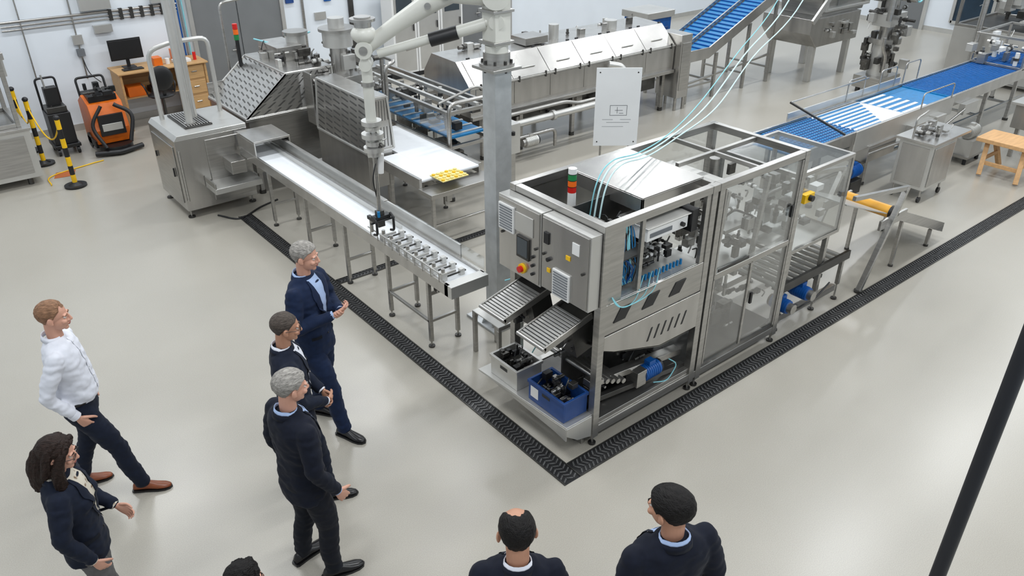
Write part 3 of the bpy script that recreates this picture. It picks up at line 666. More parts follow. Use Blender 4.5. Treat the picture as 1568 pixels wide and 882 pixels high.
b.box(.18,.70,6.45,7.05,1.10,1.13,steel2); b.box(.18,.20,6.45,7.05,.93,1.10,steel2); b.box(.68,.70,6.45,7.05,.93,1.10,steel2)
b.done(.002)
b=B('low_support_frame')
for Y in(1.55,1.95): b.box(.5,.82,Y,Y+.04,.45,.49,steel)
for X in(.52,.80):
    for Y in(1.57,1.97): b.box(X-.02,X+.02,Y-.02,Y+.02,0.0,.45,steel)
b.box(.5,.82,1.55,1.99,.49,.50,steelw)
b.done(.002)
# ------------------------------------------------------------------ steel cabinet
b=B('steel_drive_cabinet')
b.box(-.65,.36,7.12,8.2,.12,1.14,steel2); b.prism([(-.65,7.12,1.14),(.36,7.12,1.14),(.36,7.12,1.20),(-.60,7.12,1.20)],(0,1.08,0),steelw)
for X in(-.6,.3):
    for Y in(7.2,8.1): b.foot(X,Y,.13,None,.05)
b.box(-.665,-.65,7.22,8.1,.22,1.04,steel); b.rod((-.68,7.3,.6),(-.68,7.3,.72),.012,black); b.rod((-.68,8.0,.7),(-.68,8.0,.78),.012,black)
b.rod((-.62,7.10,.28),(-.62,7.10,1.0),.015,steel); b.box(-.25,.34,7.10,7.12,.2,1.08,steel)
b.box(-.35,.32,6.72,7.10,.42,.50,steelw); b.box(-.35,-.33,6.72,7.10,.50,.58,steel); b.box(-.05,.16,6.8,7.10,.62,.80,steel)
b.box(-.40,-.02,7.35,8.1,1.20,1.22,steeld)
for i in range(10): b.box(-.38+i*.036,-.36+i*.036,7.37,8.08,1.22,1.235,steel)
b.rod((-.28,7.5,1.2),(-.28,7.5,4.0),.05,steelw,18); b.rod((-.12,7.75,1.2),(-.12,7.75,4.0),.035,steelw,14); b.rod((-.28,7.5,1.2),(-.28,7.5,1.24),.08,steel,16)
b.pipe([(-.5,8.0,1.2),(-.5,8.0,2.15),(-.2,7.9,2.25),(.3,7.9,2.25),(.3,7.9,1.2)],.032,steelw,10,.12)
b.done(.004)
def guard(b,poly,rows=9,nx=7):
    P=[V(p) for p in poly]; n=(P[1]-P[0]).cross(P[3]-P[0]).normalized()
    b.prism(P,n*.012,steel2)
    def S(u,v):
        a=P[0].lerp(P[1],u); c=P[3].lerp(P[2],u); return a.lerp(c,v)
    for i in range(rows):
        for j in range(nx):
            u0=(j+.12)/nx; u1=(j+.88)/nx; v0=(i+.25)/rows; v1=(i+.50)/rows; sk=.3/rows
            q=[S(u0,v0),S(u1,v0+sk),S(u1,v1+sk),S(u0,v1)]
            for off in(.0125,-.0015): b.add([x+n*off for x in q],[(0,1,2,3)],slot)
    for u in(0,1): b.beam(S(u,0),S(u,1),.03,.03,steelw)
    for v in(0,1): b.beam(S(0,v),S(1,v),.03,.03,steelw)
b=B('guarded_slicing_machine')
b.box(.48,1.8,7.32,8.8,.35,1.15,steel)
for X in(.55,1.7):
    for Y in(7.4,8.7): b.box(X-.03,X+.03,Y-.03,Y+.03,.05,.35,steel); b.rod((X,Y,0),(X,Y,.05),.05,steeld)
hx0,hx1,hy0,hy1=.45,1.85,7.3,8.75
guard(b,[(hx0,hy0,1.18),(hx0,hy1,1.18),(1.12,hy1,1.72),(1.12,hy0,1.72)],10,8)
guard(b,[(hx0,hy0,1.18),(1.12,hy0,1.72),(hx1,hy0,1.72),(hx1,hy0,1.18)],8,6)
b.prism([(1.12,hy0,1.72),(1.12,hy1,1.72),(hx1,hy1,1.72),(hx1,hy0,1.72)],(0,0,.02),steel2)
b.box(hx1-.02,hx1,hy0,hy1,1.2,1.72,steel); b.box(hx0,hx1,hy1-.02,hy1,1.2,1.4,steel)
b.box(hx0-.02,hx1+.02,hy0-.02,hy1,1.14,1.18,steel)
b.box(1.36,1.74,5.5,6.95,.45,.98,steel2)
for X in(1.4,1.7):
    for Y in(5.56,6.88): b.box(X-.03,X+.03,Y-.03,Y+.03,.05,.45,steel); b.rod((X,Y,0),(X,Y,.05),.05,steeld)
guard(b,[(1.34,5.48,.98),(1.34,6.9,.98),(1.40,6.9,1.70),(1.40,5.48,1.70)],9,6)
guard(b,[(1.34,5.48,.98),(1.40,5.48,1.70),(1.70,5.48,1.70),(1.76,5.48,.98)],8,2)
b.prism([(1.40,5.48,1.70),(1.40,6.9,1.70),(1.70,6.9,1.70),(1.70,5.48,1.70)],(0,0,.02),steel2)
b.box(1.34,1.36,6.95,7.2,1.0,1.75,steel); b.box(1.6,2.4,6.7,7.6,.6,1.25,steel2); b.box(1.75,2.4,7.0,7.6,1.25,1.6,steel)
b.rod((2.0,7.3,1.6),(2.0,7.3,2.0),.13,steel2,20); b.rod((2.0,7.3,2.0),(2.0,7.3,2.22),.22,steelw,24); b.rod((2.0,7.3,2.22),(2.0,7.3,2.26),.27,steel,24); b.rod((2.0,7.3,2.26),(2.0,7.3,2.4),.12,steelw,20)
b.rod((1.75,8.2,1.7),(1.75,8.2,2.05),.15,steelw,22); b.rod((1.75,8.2,2.05),(1.75,8.2,2.1),.19,steel,24)
b.box(1.3,1.7,7.9,8.6,1.74,1.95,steel2)
b.clutter(1.5,2.4,6.9,8.0,1.2,1.9,60,[steel,steelw,cast,steeld],.09)
b.clutter(1.2,1.8,7.4,8.6,1.74,1.88,30,[steel,steelw,black,cast],.06)
b.clutter(1.75,2.4,6.5,7.0,.9,1.5,24,[steel,steelw,cast],.07)
b.pipe([(.9,8.9,1.2),(.9,8.9,2.5),(1.5,8.9,2.55),(3.2,8.6,2.5)],.022,steel,8,.1)
b.pipe([(2.3,6.5,1.3),(2.3,6.5,1.8),(2.48,6.5,1.85),(2.48,6.9,1.85),(2.48,6.9,1.3)],.03,steel,10,.1)
b.rod((.98,8.6,1.6),(.98,8.6,2.0),.03,black)
for i,mm in enumerate((green,amber,red)): b.rod((.98,8.6,2.0+i*.08),(.98,8.6,2.075+i*.08),.038,mm,14)
b.pipe([(1.2,8.5,2.0),(1.5,8.3,1.9),(2.0,8.2,2.05)],.012,cyan,8)
b.done(.003)
b=B('transfer_conveyor_frame')
b.frame(2.55,3.35,5.3,8.2,.80,1.35,.05,steel)
for X in(2.6,3.30):
    for Y in(5.35,6.8,8.1): b.box(X-.025,X+.025,Y-.025,Y+.025,.05,.85,steel); b.rod((X,Y,0),(X,Y,.05),.045,steeld)
b.box(2.65,3.25,5.4,8.1,.92,.95,blue); b.box(2.56,2.58,5.35,8.15,.85,1.3,glass)
for i in range(11): b.box(2.65,3.25,5.45+i*.24,5.49+i*.24,.95,.97,steelw)
b.clutter(2.7,3.2,5.4,8.0,1.0,1.3,70,[steel,steelw,cast,black],.06)
b.clutter(2.7,3.2,5.4,8.0,.3,.8,50,[steel,steeld,cast],.08)
b.box(3.4,3.65,5.05,5.4,.6,1.05,steelw); b.rod((3.5,5.03,.9),(3.5,5.03,.95),.03,black)
b.pipe([(2.5,5.2,.7),(2.5,5.2,1.5),(3.4,5.2,1.5),(3.55,5.2,1.2),(3.55,5.2,.5)],.028,steel,10,.12)
b.pipe([(2.6,5.6,1.4),(3.3,5.6,1.55),(3.7,5.6,1.2)],.02,steel,8,.12)
for X in(2.8,3.1): b.beam((X,5.35,1.36),(X,8.15,1.36),.05,.05,steelw)
b.box(3.4,3.6,5.1,5.3,.0,.6,steel)
b.done(.002)
b=B('wide_belt_conveyor')
b.box(1.80,2.40,4.42,6.5,.86,.90,belt); b.box(1.50,1.80,4.42,5.45,.86,.90,belt); b.rod((1.5,4.42,.88),(2.4,4.42,.88),.022,belt,12)
b.box(1.46,1.50,4.40,5.45,.78,.92,steel2); b.box(2.40,2.44,4.40,6.5,.78,.92,steel2)
b.box(1.44,2.46,4.1,4.4,.74,.80,steel); b.box(1.80,2.44,4.55,6.5,.74,.80,steelw)
for X,ys in((1.52,(4.2,5.2)),(2.38,(4.2,5.2,6.3))):
    for Y in ys: b.box(X-.022,X+.022,Y-.022,Y+.022,.06,.78,steel); b.foot(X,Y,.07)
b.box(1.52,2.38,4.185,4.215,.3,.33,steel)
b.clutter(1.8,2.2,4.3,5.5,.55,.7,20,[steel,steeld,cast],.07)
b.prism([(1.80,4.5,.75),(1.80,6.4,.75),(1.80,6.2,.55),(1.80,4.7,.55)],(.6,0,0),steel2)
b.done(.002)
b=B('biscuit_tray')
b.box(1.66,2.06,4.16,4.46,.905,.915,cream)
for i in range(6):
    for j in range(4): b.rod((1.69+i*.067,4.20+j*.073,.915),(1.69+i*.067,4.20+j*.073,.93),.025,yellow if (i+j)%3==0 else cream,10)
b.done()
# ------------------------------------------------------------------ tunnel
b=B('tunnel_washer')
tx0,tx1=3.7,8.5
prof=[(6.35,.78),(6.35,1.25),(6.72,1.60),(7.4,1.62),(7.65,1.30),(7.65,.78)]
b.prism([(tx0,y,z) for y,z in prof],(tx1-tx0,0,0),steel2)
n=6
for i in range(n):
    a=tx0+.1+i*(tx1-tx0-.1)/n+.006; c=a+(tx1-tx0-.1)/n-.012
    b.prism([(a,6.355,1.262),(c,6.355,1.262),(c,6.71,1.60),(a,6.71,1.60)],(0,-.005,.005),steel2)
    b.box(a,c,6.342,6.35,.86,1.22,steel2)
    for X in(a+.1,c-.1): b.box(X-.015,X+.015,6.325,6.35,1.20,1.30,steeld); b.rod((X,6.72,1.62),(X+.06,6.72,1.62),.014,black)
    b.rod(((a+c)/2-.14,6.46,1.385),((a+c)/2+.14,6.46,1.385),.012,steelw)
b.box(tx0,tx1,6.3,6.36,.74,.80,steel); b.box(tx0,tx1,6.328,6.35,1.235,1.262,steelw)
for X in(4.0,4.8,6.0,7.2,8.35):
    for Y in(6.45,7.5): b.box(X-.035,X+.035,Y-.035,Y+.035,.06,.78,steel); b.rod((X,Y,0),(X,Y,.06),.05,steeld)
b.box(4.0,8.2,6.5,7.4,.45,.78,steeld)
b.clutter(4.0,8.2,6.3,6.6,.5,.76,30,[steel,steelw,cast,steeld],.07)
b.pipe([(4.1,6.1,.60),(6.9,6.1,.60),(6.9,6.1,1.15),(6.65,6.25,1.2)],.06,steelw,14,.14)
b.pipe([(4.1,6.2,.74),(5.6,6.2,.74),(5.9,6.2,.66),(6.7,6.2,.66)],.035,steel,12,.1)
b.pipe([(4.2,6.0,.40),(5.2,6.0,.40),(5.2,6.0,.1)],.03,steel,10,.1)
b.rod((6.55,6.1,.60),(6.63,6.1,.60),.085,steelw,16); b.rod((5.2,6.1,.60),(5.26,6.1,.60),.085,steelw,16); mot(b,(4.65,6.0,.3),(1,0,0),.25,.09,steelw)
b.rod((7.05,6.05,.6),(7.05,6.05,.75),.06,blue,12)
b.box(5.2,5.7,6.8,7.2,1.62,1.74,steel); b.rod((6.0,7.0,1.6),(6.0,7.0,1.85),.09,steelw,18); b.rod((7.4,7.0,1.6),(7.4,7.0,1.75),.12,steelw,18)
b.clutter(3.8,8.3,6.9,7.35,1.62,1.68,20,[steel,steelw,cast],.06)
b.box(8.52,8.82,6.2,6.75,.25,1.45,steel2); b.box(8.55,8.79,6.19,6.2,.4,1.3,steel)
for X in(8.55,8.79):
    for Y in(6.25,6.7): b.rod((X,Y,0),(X,Y,.25),.03,steel)
b.done(.004)
b=B('blue_bin_cabinet')
b.box(10.2,11.0,8.6,9.3,.05,1.15,motor); b.box(10.15,11.05,8.55,9.35,1.15,1.3,steelw); b.box(10.3,10.9,8.58,8.6,.2,.95,blued)
for X in(10.3,10.9): b.rod((X,8.7,0),(X,8.7,.05),.04,black); b.rod((X,9.2,0),(X,9.2,.05),.04,black)
b.done(.01)
b=B('electrical_cabinet')
for i in range(3):
    X=5.5+i*.62; b.box(X,X+.6,11.6,12.05,.1,2.1,white); b.box(X+.05,X+.55,11.585,11.6,.15,2.05,steelw); b.box(X+.1,X+.5,11.578,11.585,1.3,1.9,screen); b.rod((X+.5,11.56,1.0),(X+.5,11.56,1.15),.012,black)
b.box(5.5,7.34,11.62,12.05,0,.1,black); b.done(.004)
b=B('inclined_belt_conveyor')
ox=-.25
for (ya,yb) in((6.45,6.92),(6.98,7.45)):
    b.prism([(9.1+ox,ya,.93),(9.9+ox,ya,.93),(9.9+ox,yb,.93),(9.1+ox,yb,.93)],(0,0,.02),blue)
    b.prism([(9.9+ox,ya,.93),(12.0,ya,1.95),(12.0,yb,1.95),(9.9+ox,yb,.93)],(0,0,.02),blue)
    for i in range(20):
        tt=i/20; X=9.9+ox+2.35*tt; Z=.95+1.02*tt; b.box(X,X+.015,ya,yb,Z,Z+.03,motor)
for y in(6.40,6.94,7.47):
    b.prism([(9.1+ox,y,.82),(9.9+ox,y,.82),(12.0,y,1.82),(12.0,y,2.05),(9.9+ox,y,1.04),(9.1+ox,y,1.04)],(0,.03,0),steel2)
for X,Z in((9.05,.85),(9.9,.9),(10.9,1.35),(11.75,1.7)):
    for y in(6.42,7.48): b.box(X-.03,X+.03,y-.03,y+.03,.0,Z,steel)
    b.box(X-.02,X+.02,6.42,7.48,.3,.34,steel)
b.box(9.05,9.9,6.42,6.45,.3,.34,steel); b.beam((9.1,6.42,.4),(11.75,6.42,.6),.04,.04,steel)
b.done(.003)
b=B('hopper_feeder')
b.prism([(12.1,5.0,1.05),(12.4,5.0,.75),(14.0,5.0,.75),(14.0,5.0,1.35),(12.1,5.0,1.35)],(0,1.2,0),steel2)
b.prism([(12.6,5.1,1.35),(14.2,5.1,1.35),(14.6,5.1,2.3),(12.4,5.1,2.3)],(0,1.0,0),steel)
for X in(12.45,13.8):
    for Y in(5.1,6.1): b.box(X-.06,X+.06,Y-.06,Y+.06,0.,.8,steelw)
b.box(13.1,13.5,5.07,5.1,1.5,2.1,glass); b.frame(12.6,14.3,5.0,5.1,1.45,2.2,.05,steelw)
b.beam((12.1,4.98,1.3),(13.3,4.98,2.4),.05,.12,steelw); b.clutter(12.8,14.5,5.1,6.0,2.3,2.5,20,[steel,steelw,steeld],.1)
b.clutter(12.5,13.8,4.95,5.0,.9,1.2,10,[steel,steelw],.07)
ob=b.done(.004); ob.location=(.0,.75,0)
b=B('pick_and_place_unit')
b.box(12.8,13.6,4.5,5.1,.1,.35,steel); b.rod((13.2,4.8,.35),(13.2,4.8,1.0),.22,steelw,22); b.rod((13.2,4.8,1.0),(13.2,4.8,1.1),.32,steel,24)
b.rod((13.2,4.8,1.1),(13.2,4.8,2.0),.14,steel,20); b.box(12.9,13.5,4.6,5.0,1.35,1.6,steelw); b.rod((12.8,4.6,1.5),(12.8,4.6,2.1),.06,steel,14); b.rod((13.6,4.9,1.2),(13.6,4.9,2.2),.05,steel,14)
b.clutter(12.8,13.6,4.4,5.2,.5,1.9,70,[steel,steelw,cast,steeld],.10)
b.pipe([(12.4,4.3,.0),(12.4,4.3,.9),(12.2,4.3,1.1),(12.2,4.3,1.3)],.03,steel,8,.1)
c=V((13.9,4.6,1.9)); pts=[c+V((.16*math.cos(a*math.pi/10),.0,.16*math.sin(a*math.pi/10))) for a in range(21)]; b.sweep(pts,.02,cyan,8,False)
b.rod((13.9,4.65,1.9),(13.6,4.8,1.9),.03,steel)
for dx,dy in((-.3,-.2),(.3,-.2),(-.3,.2),(.3,.2)): b.rod((13.2+dx,4.8+dy,0),(13.2+dx,4.8+dy,.1),.05,steeld)
ob=b.done(.004); ob.location=(-.25,-.25,0)
b=B('modular_belt_conveyor')
ra,rb=1.85,2.8
def seg(X0,X1,m,z=.92): b.box(X0,X1,ra+.05,rb-.05,z-.03,z,m)
seg(5.9,6.3,blue); seg(6.3,7.5,blue,.93); seg(7.5,8.9,belt); seg(8.9,10.3,blue); seg(10.3,14.5,blue,.94)
for i in range(20):
    for j in range(12): b.box(6.33+i*.06,6.36+i*.06,ra+.07+j*.07,ra+.105+j*.07,.93,.938,blued)
for i in range(8): b.box(7.55,8.2+.09*i,ra+.08+i*.105,ra+.12+i*.105,.92,.93,blue)
for i in range(6): b.box(8.9,9.6,ra+.1+i*.14,ra+.16+i*.14,.92,.928,belt)
for i in range(56): b.box(10.34+i*.074,10.36+i*.074,ra+.06,rb-.06,.94,.95,motor)
for y in(ra,rb-.04): b.box(5.9,14.5,y,y+.04,.78,.97,steel2)
b.box(7.3,10.3,ra-.02,ra,.66,.98,steelw); b.box(7.0,10.3,rb,rb+.02,.8,1.08,steelw)
for X in(6.5,7.9,9.2,10.04,11.77,13.0,14.3):
    for y in(ra+.06,rb-.08): b.box(X-.03,X+.03,y-.03,y+.03,.03,.8,steel); b.rod((X,y,0),(X,y,.04),.05,steeld)
    b.box(X-.02,X+.02,ra+.06,rb-.08,.3,.34,steel)
b.box(6.5,14.3,ra+.06,ra+.1,.34,.38,steel)
b.box(7.7,8.5,ra-.05,ra+.5,.42,.68,steel2); b.box(8.8,9.5,ra-.12,ra,.62,.78,steelw); b.box(9.5,9.8,ra-.16,ra,.6,.8,steelw); b.box(10.6,11.1,ra-.1,ra,.6,.78,steelw)
b.clutter(7.0,11.0,ra+.1,rb-.1,.45,.75,30,[steel,steelw,cast],.08)
mot(b,(7.45,ra+.0,.35),(1,0,0),.24,.1); b.box(7.3,7.6,ra-.1,ra+.15,.0,.22,steeld)
b.pipe([(7.6,ra-.1,.6),(10.0,ra-.1,.55),(10.6,ra-.1,.7)],.02,steel,8); b.pipe([(9.0,ra-.08,1.0),(9.0,ra-.08,1.25),(10.0,ra-.08,1.25),(10.0,ra-.08,1.0)],.012,steel,6)
b.beam((7.0,ra,1.0),(7.0,rb,1.25),.03,.03,steeld); b.beam((7.0,rb,1.25),(9.2,rb,1.25),.02,.02,steel)
for X in(8.6,9.6,10.4): b.pipe([(X,rb,.95),(X,rb,1.3),(X+.5,rb,1.3),(X+.5,rb,.95)],.012,steel,6)
b.clutter(12.8,14.2,ra,rb,1.0,1.3,24,[steelw,steel,white],.08)
b.frame(12.9,14.4,ra,rb,.95,1.5,.04,steel)
b.done(.003)
b=B('mobile_steel_cabinet')
b.box(7.85,8.55,.95,1.45,.2,.88,steelw); b.box(7.8,8.9,.92,1.5,.88,.92,steel2); b.box(7.84,7.855,1.0,1.4,.25,.83,steel2); b.box(7.9,8.5,.938,.95,.25,.83,steel2)
for X in(7.9,8.5):
    for Y in(1.0,1.4): b.rod((X,Y,.06),(X,Y,.2),.015,steel); b.rod((X,Y-.015,.045),(X,Y+.015,.045),.045,black,14)
b.clutter(8.0,8.6,1.05,1.35,.95,1.02,14,[steel,cast,steelw],.05); b.pipe([(7.9,1.3,.92),(7.9,1.3,1.2),(8.2,1.3,1.25)],.015,steel,8)
b.done(.004)
b=B('wooden_trestle')
for Y in(.45,1.0):
    b.beam((9.68,Y-.08,.02),(9.9,Y,.52),.07,.06,woodl); b.beam((10.40,Y-.08,.02),(10.15,Y,.52),.07,.06,woodl); b.beam((9.78,Y-.05,.26),(10.28,Y-.05,.26),.03,.06,woodl)
b.box(9.72,10.32,.30,1.12,.52,.58,woodl); b.beam((9.77,.42,.2),(9.77,.92,.2),.03,.06,woodl)
b.done(.003)
b=B('stainless_mixing_station')
b.box(10.9,11.7,.2,1.1,.5,.9,steel2); b.box(10.8,11.8,.15,1.15,.9,.94,steelw)
for X in(11.0,11.6):
    for Y in(.3,1.0): b.box(X-.03,X+.03,Y-.03,Y+.03,0,.5,steel)
b.clutter(10.95,11.6,.3,1.0,.95,1.2,20,[steel,steelw,cast],.09); b.rod((11.3,.5,.94),(11.3,.5,1.5),.12,steelw,20)
b.pipe([(11.0,.9,.94),(11.0,.9,1.5),(11.5,.9,1.6)],.03,steel,10)
b.done(.004)
b=B('pump_skid'); b.box(9.95,10.55,1.25,1.65,.1,.14,steel); b.box(10.0,10.4,1.25,1.55,.14,.4,steelw); mot(b,(10.2,1.4,.5),(1,0,0),.3,.1,steelw)
for X in(10.0,10.45):
    for Y in(1.3,1.6): b.rod((X,Y,0),(X,Y,.1),.03,black)
b.done()
b=B('inspection_machine')
b.box(15.2,17.2,2.2,4.2,.1,1.1,steelw); b.frame(15.2,17.2,2.2,4.2,1.1,2.2,.06,steel); b.box(15.3,17.1,2.3,4.1,1.1,1.12,steeld); b.clutter(15.4,17,2.4,4,1.2,1.8,30,[steel,steelw,steeld],.12)
b.box(15.3,17.1,2.2,2.21,1.2,2.1,glass); b.pipe([(15.0,3.6,0),(15.0,3.6,2.6),(16.4,3.6,2.7)],.06,steel,12,.2)
for X in(15.3,17.1):
    for Y in(2.3,4.1): b.rod((X,Y,0),(X,Y,.1),.05,steeld)
b.done(.004)
b=B('drawing_board_stand')
R_=Matrix.Translation((4.42,3.87,0))@Matrix.Rotation(math.radians(-38),4,'Z')
b.box(-.31,.31,-.008,.008,.86,1.96,paper,R_)
for X in(-.2,.2): b.rod(R_@V((X,.03,.04)),R_@V((X,.03,1.5)),.014,steel,8); b.rod(R_@V((X,-.2,.014)),R_@V((X,.25,.014)),.014,steel,8)
for a_ in((-.10,.14,1.44,1.446),(-.10,.14,1.30,1.306),(-.10,-.094,1.30,1.446),(.134,.14,1.30,1.446),(-.03,.08,1.37,1.376),(.0,.006,1.33,1.42),(-.2,-.05,1.24,1.244),(.05,.2,1.24,1.244),(-.14,.18,1.2,1.204),(-.2,.1,1.14,1.143),(.03,.09,1.33,1.336)): b.box(a_[0],a_[1],-.010,-.008,a_[2],a_[3],ink,R_)
for (X,Z) in((-.26,1.9),(.26,1.9),(-.26,.92),(.26,.92)): b.rod(R_@V((X,-.012,Z)),R_@V((X,-.008,Z)),.01,steeld,8)
b.done()
b=B('air_hoses')
for o,mm,r in((0,hosew,.008),(.05,cyan,.006),(-.06,hosew,.007)):
    b.curve([(.75,.6+o,1.78),(.85,.62+o,2.2),(1.1,.7+o,2.32),(1.6,.85+o,2.24),(2.29,1.1+o,2.2),(3.3,1.5+o*2,2.22),(4.4,1.9+o*2,2.5),(5.6,2.2+o*3,2.95),(7,2.6+o*3,4.2),(8,3+o*4,ZC-.02)],r,mm,8,8)
b.done()
b=B('air_hose_floor'); b.curve([(.86,1.5,.02),(.9,1.35,.4),(.95,1.35,.8),(.92,1.4,1.05),(.7,1.7,.9)],.007,cyan,6,8); b.done()
# ------------------------------------------------------------------ left background
b=B('wall_services')
y=YF-.031
for z,r in((1.86,.012),(1.92,.012),(1.99,.02)): b.rod((-1.6,y,z),(1.3,y,z),r,steel,8)
b.box(-.35,.15,y-.1,y+.03,2.05,2.40,steelw); b.box(.85,1.25,y-.1,y+.03,2.05,2.35,steelw)
b.rod((-.5,y,.9),(-.5,y,3),.014,steel,8); b.box(-.58,-.42,y-.04,y+.03,1.5,1.66,steelw); b.box(-.56,-.44,y-.05,y+.03,1.3,1.42,ink)
b.box(-.2,.1,y-.06,y+.03,1.65,1.78,steelw); b.curve([(-.5,y,1.3),(-.45,y-.03,1.0),(-.3,y-.02,.8)],.008,black,6)
for i,mm in enumerate((steel,red,motor,steel,cyan)): b.rod((1.2+i*.05,y,.7),(1.2+i*.05,y,4),.014,mm,8)
b.rod((-1.3,y,1.0),(-1.3,y,4),.012,steel); b.rod((3.8,y,0.1),(3.8,y,4),.03,steel); b.rod((4.9,y,0.1),(4.9,y,4),.06,steeld)
for i in range(6): b.box(.1+i*.18,.16+i*.18,y-.02,y+.03,1.83,2.02,steeld)
b.box(3.45,3.62,y-.01,y+.03,1.75,1.95,blued); b.box(4.3,4.45,y-.01,y+.03,1.7,1.9,motor); b.box(4.05,4.3,y-.01,y+.03,1.35,1.5,steelw)
b.done()
dh_=1.05
b=B('office_desk')
b.box(-.15,1.45,11.55,12.22,dh_-.03,dh_,wood); b.box(-.12,-.08,11.6,12.2,0,dh_-.03,wood); b.box(1.38,1.42,11.6,12.2,0,dh_-.03,wood); b.box(-.08,1.38,12.15,12.18,.5,dh_-.03,wood)
b.box(.98,1.38,11.62,12.1,.1,dh_-.03,wood); b.box(-.08,.98,11.7,12.15,.55,.57,wood)
for z in(.2,.48,.76): b.box(1.0,1.36,11.6,11.62,z,z+.24,wood); b.box(1.13,1.23,11.585,11.6,z+.12,z+.14,steel)
b.done(.004)
b=B('computer_monitor'); b.box(-.10,.46,11.98,12.01,dh_+.14,dh_+.5,black); b.box(-.08,.44,11.972,11.98,dh_+.16,dh_+.48,black); b.box(.15,.21,12.0,12.03,dh_,dh_+.2,black); b.box(.07,.29,11.92,12.1,dh_,dh_+.014,black); b.box(.0,.35,11.7,11.85,dh_,dh_+.02,black); b.done(.003)
b=B('desk_clutter'); b.box(.55,.7,11.75,11.95,dh_,dh_+.14,orange); b.rod((.8,11.8,dh_),(.8,11.8,dh_+.1),.04,white); b.box(.9,1.2,11.7,11.9,dh_,dh_+.05,white); b.box(.95,1.15,11.95,12.1,dh_,dh_+.2,orange); b.rod((1.3,11.8,dh_),(1.3,11.8,dh_+.14),.03,red); b.done(.003)
b=B('shelf_boxes'); b.box(.0,.3,11.75,12.0,.571,.75,orange); b.box(.4,.8,11.75,12.0,.571,.68,black); b.box(.45,.75,11.78,11.98,.68,.7,steeld); b.done(.003)
b=B('office_chair')
ccx,ccy,cz=.42,11.2,.2
for k in range(5):
    a=k*2*math.pi/5; b.beam((ccx,ccy,.1),(ccx+.28*math.cos(a),ccy+.28*math.sin(a),.07),.04,.03,black); b.rod((ccx+.28*math.cos(a),ccy+.28*math.sin(a)-.015,.03),(ccx+.28*math.cos(a),ccy+.28*math.sin(a)+.015,.03),.03,black)
b.rod((ccx,ccy,.1),(ccx,ccy,.45+cz),.03,steeld); b.ell((ccx,ccy,.48+cz),(.24,.23,.05),black); b.ell((ccx-.02,ccy-.24,.82+cz),(.21,.045,.22),black); b.beam((ccx,ccy-.15,.46+cz),(ccx,ccy-.26,.75+cz),.05,.03,black)
for s_ in(-1,1): b.pipe([(ccx+s_*.22,ccy,.47+cz),(ccx+s_*.27,ccy,.66+cz),(ccx+s_*.27,ccy+.15,.68+cz)],.015,black,6)
b.done()
b=B('floor_scrubber')
sx_,sy_=-.62,11.1
b.prism([(sx_-.27,sy_-.35,.15),(sx_-.27,sy_+.4,.15),(sx_-.27,sy_+.4,.75),(sx_-.27,sy_+.1,.9),(sx_-.27,sy_-.25,.8),(sx_-.27,sy_-.42,.4)],(.54,0,0),orange)
b.box(sx_-.22,sx_+.22,sy_-.2,sy_+.3,.82,.92,black); b.box(sx_-.3,sx_+.3,sy_-.3,sy_+.2,.08,.2,black); b.pipe([(sx_-.22,sy_+.35,.7),(sx_-.22,sy_+.45,1.1),(sx_+.22,sy_+.45,1.1),(sx_+.22,sy_+.35,.7)],.02,black,8)
b.rod((sx_-.3,sy_+.1,.13),(sx_-.28,sy_+.1,.13),.13,black,18); b.rod((sx_+.28,sy_+.1,.13),(sx_+.3,sy_+.1,.13),.13,black,18)
b.pipe([(sx_-.38,sy_-.52,.06),(sx_,sy_-.66,.06),(sx_+.38,sy_-.52,.06)],.045,black,8); b.rod((sx_,sy_-.35,.02),(sx_,sy_-.35,.14),.27,black,20); b.box(sx_-.2,sx_+.2,sy_-.44,sy_-.40,.3,.65,black); b.box(sx_-.16,sx_+.16,sy_-.455,sy_-.44,.38,.5,steelw)
b.curve([(sx_+.1,sy_-.4,.8),(sx_+.32,sy_-.5,.6),(sx_+.2,sy_-.6,.2)],.035,black,8); b.curve([(sx_-.1,sy_-.4,.8),(sx_-.3,sy_-.45,.5),(sx_-.2,sy_-.6,.15)],.03,black,8)
b.clutter(sx_-.2,sx_+.2,sy_-.3,sy_+.3,.9,1.0,14,[black,steeld,black],.06)
b.done(.01)
b=B('cleaning_trolley')
b.box(-1.50,-1.10,11.0,11.5,.12,.18,black); b.box(-1.47,-1.13,11.05,11.45,.18,.7,black); b.box(-1.45,-1.15,11.1,11.4,.7,.8,steeld)
b.pipe([(-1.45,11.45,.2),(-1.45,11.5,1.2),(-1.15,11.5,1.2),(-1.15,11.45,.2)],.018,black,8); b.box(-1.4,-1.2,11.2,11.35,.8,1.1,black)
for X in(-1.45,-1.15):
    for Y in(11.05,11.45): b.rod((X-.02,Y,.06),(X+.02,Y,.06),.06,black,14)
b.rod((-1.35,11.2,.7),(-1.37,11.3,1.3),.015,steel); b.done(.006)
def barrier(x,y,h):
    b=B('barrier_post'); b.rod((x,y,0),(x,y,.03),.16,black,24); b.rod((x,y,.03),(x,y,.07),.1,black,20,.04)
    for i in range(7):
        t0,t1=i/7,(i+1)/7; b.rod((x,y,.05+h*t0),(x,y,.05+h*t1),.036,yellow if i%2==0 else black,14)
    b.ell((x,y,.08+h),(.045,.045,.04),black); return b.done()
barrier(-1.59,9.46,1.0); barrier(-1.75,10.8,1.0); barrier(-1.80,11.6,1.0)
b=B('barrier_chain')
for a,c in((V((-1.59,9.51,.95)),V((-1.75,10.75,.95))),(V((-1.75,10.85,.95)),V((-1.80,11.55,.95)))):
    pts=[a.lerp(c,i/16)-V((0,0,.35*4*(i/16)*(1-i/16))) for i in range(17)]; b.sweep(pts,.012,yellow,6)
b.done()
b=B('steel_filling_machine')
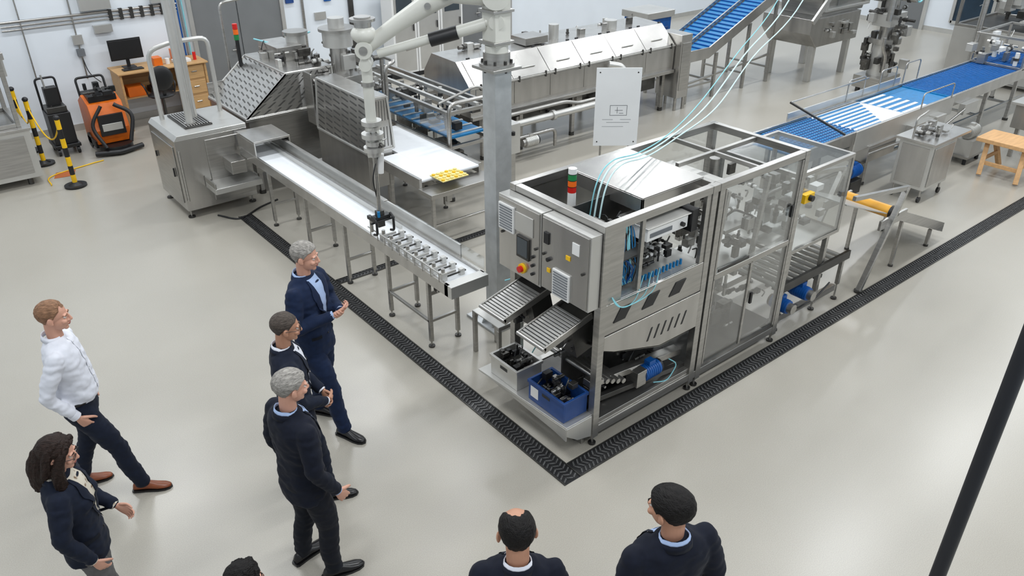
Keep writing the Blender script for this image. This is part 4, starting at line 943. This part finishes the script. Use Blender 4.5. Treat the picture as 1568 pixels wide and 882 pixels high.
b.box(-3.6,-1.92,9.9,11.2,.12,.85,steelw); b.box(-3.62,-1.90,9.88,11.22,.85,.89,steel2); b.box(-3.5,-2.02,9.885,9.9,.2,.78,steel)
for i in range(9): b.box(-1.92,-1.91,10.0+i*.13,10.01+i*.13,.15,.82,steeld)
b.frame(-3.3,-2.0,10.0,11.1,.89,1.9,.06,steel); b.clutter(-3.2,-2.1,10.1,11,.95,1.6,44,[steel,steelw,cast],.09); b.box(-3.3,-1.95,10,11.1,1.88,1.98,steel2)
b.rod((-2.3,10.2,.9),(-2.3,10.2,1.6),.05,steel); b.box(-2.2,-1.95,10.2,10.6,1.6,1.95,steelw)
for X in(-3.5,-2.1):
    for Y in(10.,11.1): b.rod((X,Y,0),(X,Y,.12),.04,steeld)
b.done(.004)
b=B('floor_cable'); b.curve([(-1.88,9.7,.012),(-1.8,10.1,.012),(-1.2,10.3,.012),(-.95,10.35,.012)],.01,yellow,6); b.curve([(-.3,7.0,.012),(-.1,6.7,.012),(.3,6.9,.012),(.6,7.0,.012)],.014,black,6); b.done()
b=B('orange_floor_mat'); b.prism([(-1.78,10.0,.001),(-1.5,9.95,.001),(-1.42,10.2,.001),(-1.7,10.25,.001)],(0,0,.004),mat('rust_mat',(170,92,46),.8)); b.done()
b=B('steel_post'); b.rod((-1.46,-3.16,.01),(-1.46,-3.16,ZC-.01),.022,mat('dark_painted_post',(34,36,42),.4,.3),16); b.rod((-1.46,-3.16,0),(-1.46,-3.16,.01),.07,black,16); b.done()
# ------------------------------------------------------------------ lights
for X in(-6,-1.5,3,7.5,12,16.5):
    for Y in(-4.5,0.5,5.5,10.):
        b=B('ceiling_light'); b.box(X-1.0,X+1.0,Y-.2,Y+.2,ZC-.10,ZC-.001,steelw); o=b.done()
        L=bpy.data.lights.new('lamp','AREA'); L.shape='RECTANGLE'; L.size=1.9; L.size_y=.4; L.energy=122 if X>-3 else 78; L.color=(.95,.975,1.)
        lo=bpy.data.objects.new('lamp',L); lo.location=(X,Y,ZC-.12); bpy.context.collection.objects.link(lo); lo.parent=o
w=bpy.data.worlds.new('w'); bpy.context.scene.world=w; w.use_nodes=True; w.node_tree.nodes['Background'].inputs[0].default_value=(.8,.87,1,1); w.node_tree.nodes['Background'].inputs[1].default_value=.5
# ------------------------------------------------------------------ camera
cd=bpy.data.cameras.new('camera'); cd.lens=36*1215/1568.; cd.sensor_width=36; cd.clip_start=.05
co=bpy.data.objects.new('camera',cd); bpy.context.collection.objects.link(co); co.location=(-3.523,-3.644,4.7)
pt=math.atan(693/1215.); dv=V((.628*math.cos(pt),.7782*math.cos(pt),-math.sin(pt))); co.rotation_euler=dv.to_track_quat('-Z','Y').to_euler()
sc=bpy.context.scene; sc.camera=co; sc.view_settings.view_transform='Standard'; sc.view_settings.look='None'; sc.view_settings.exposure=0
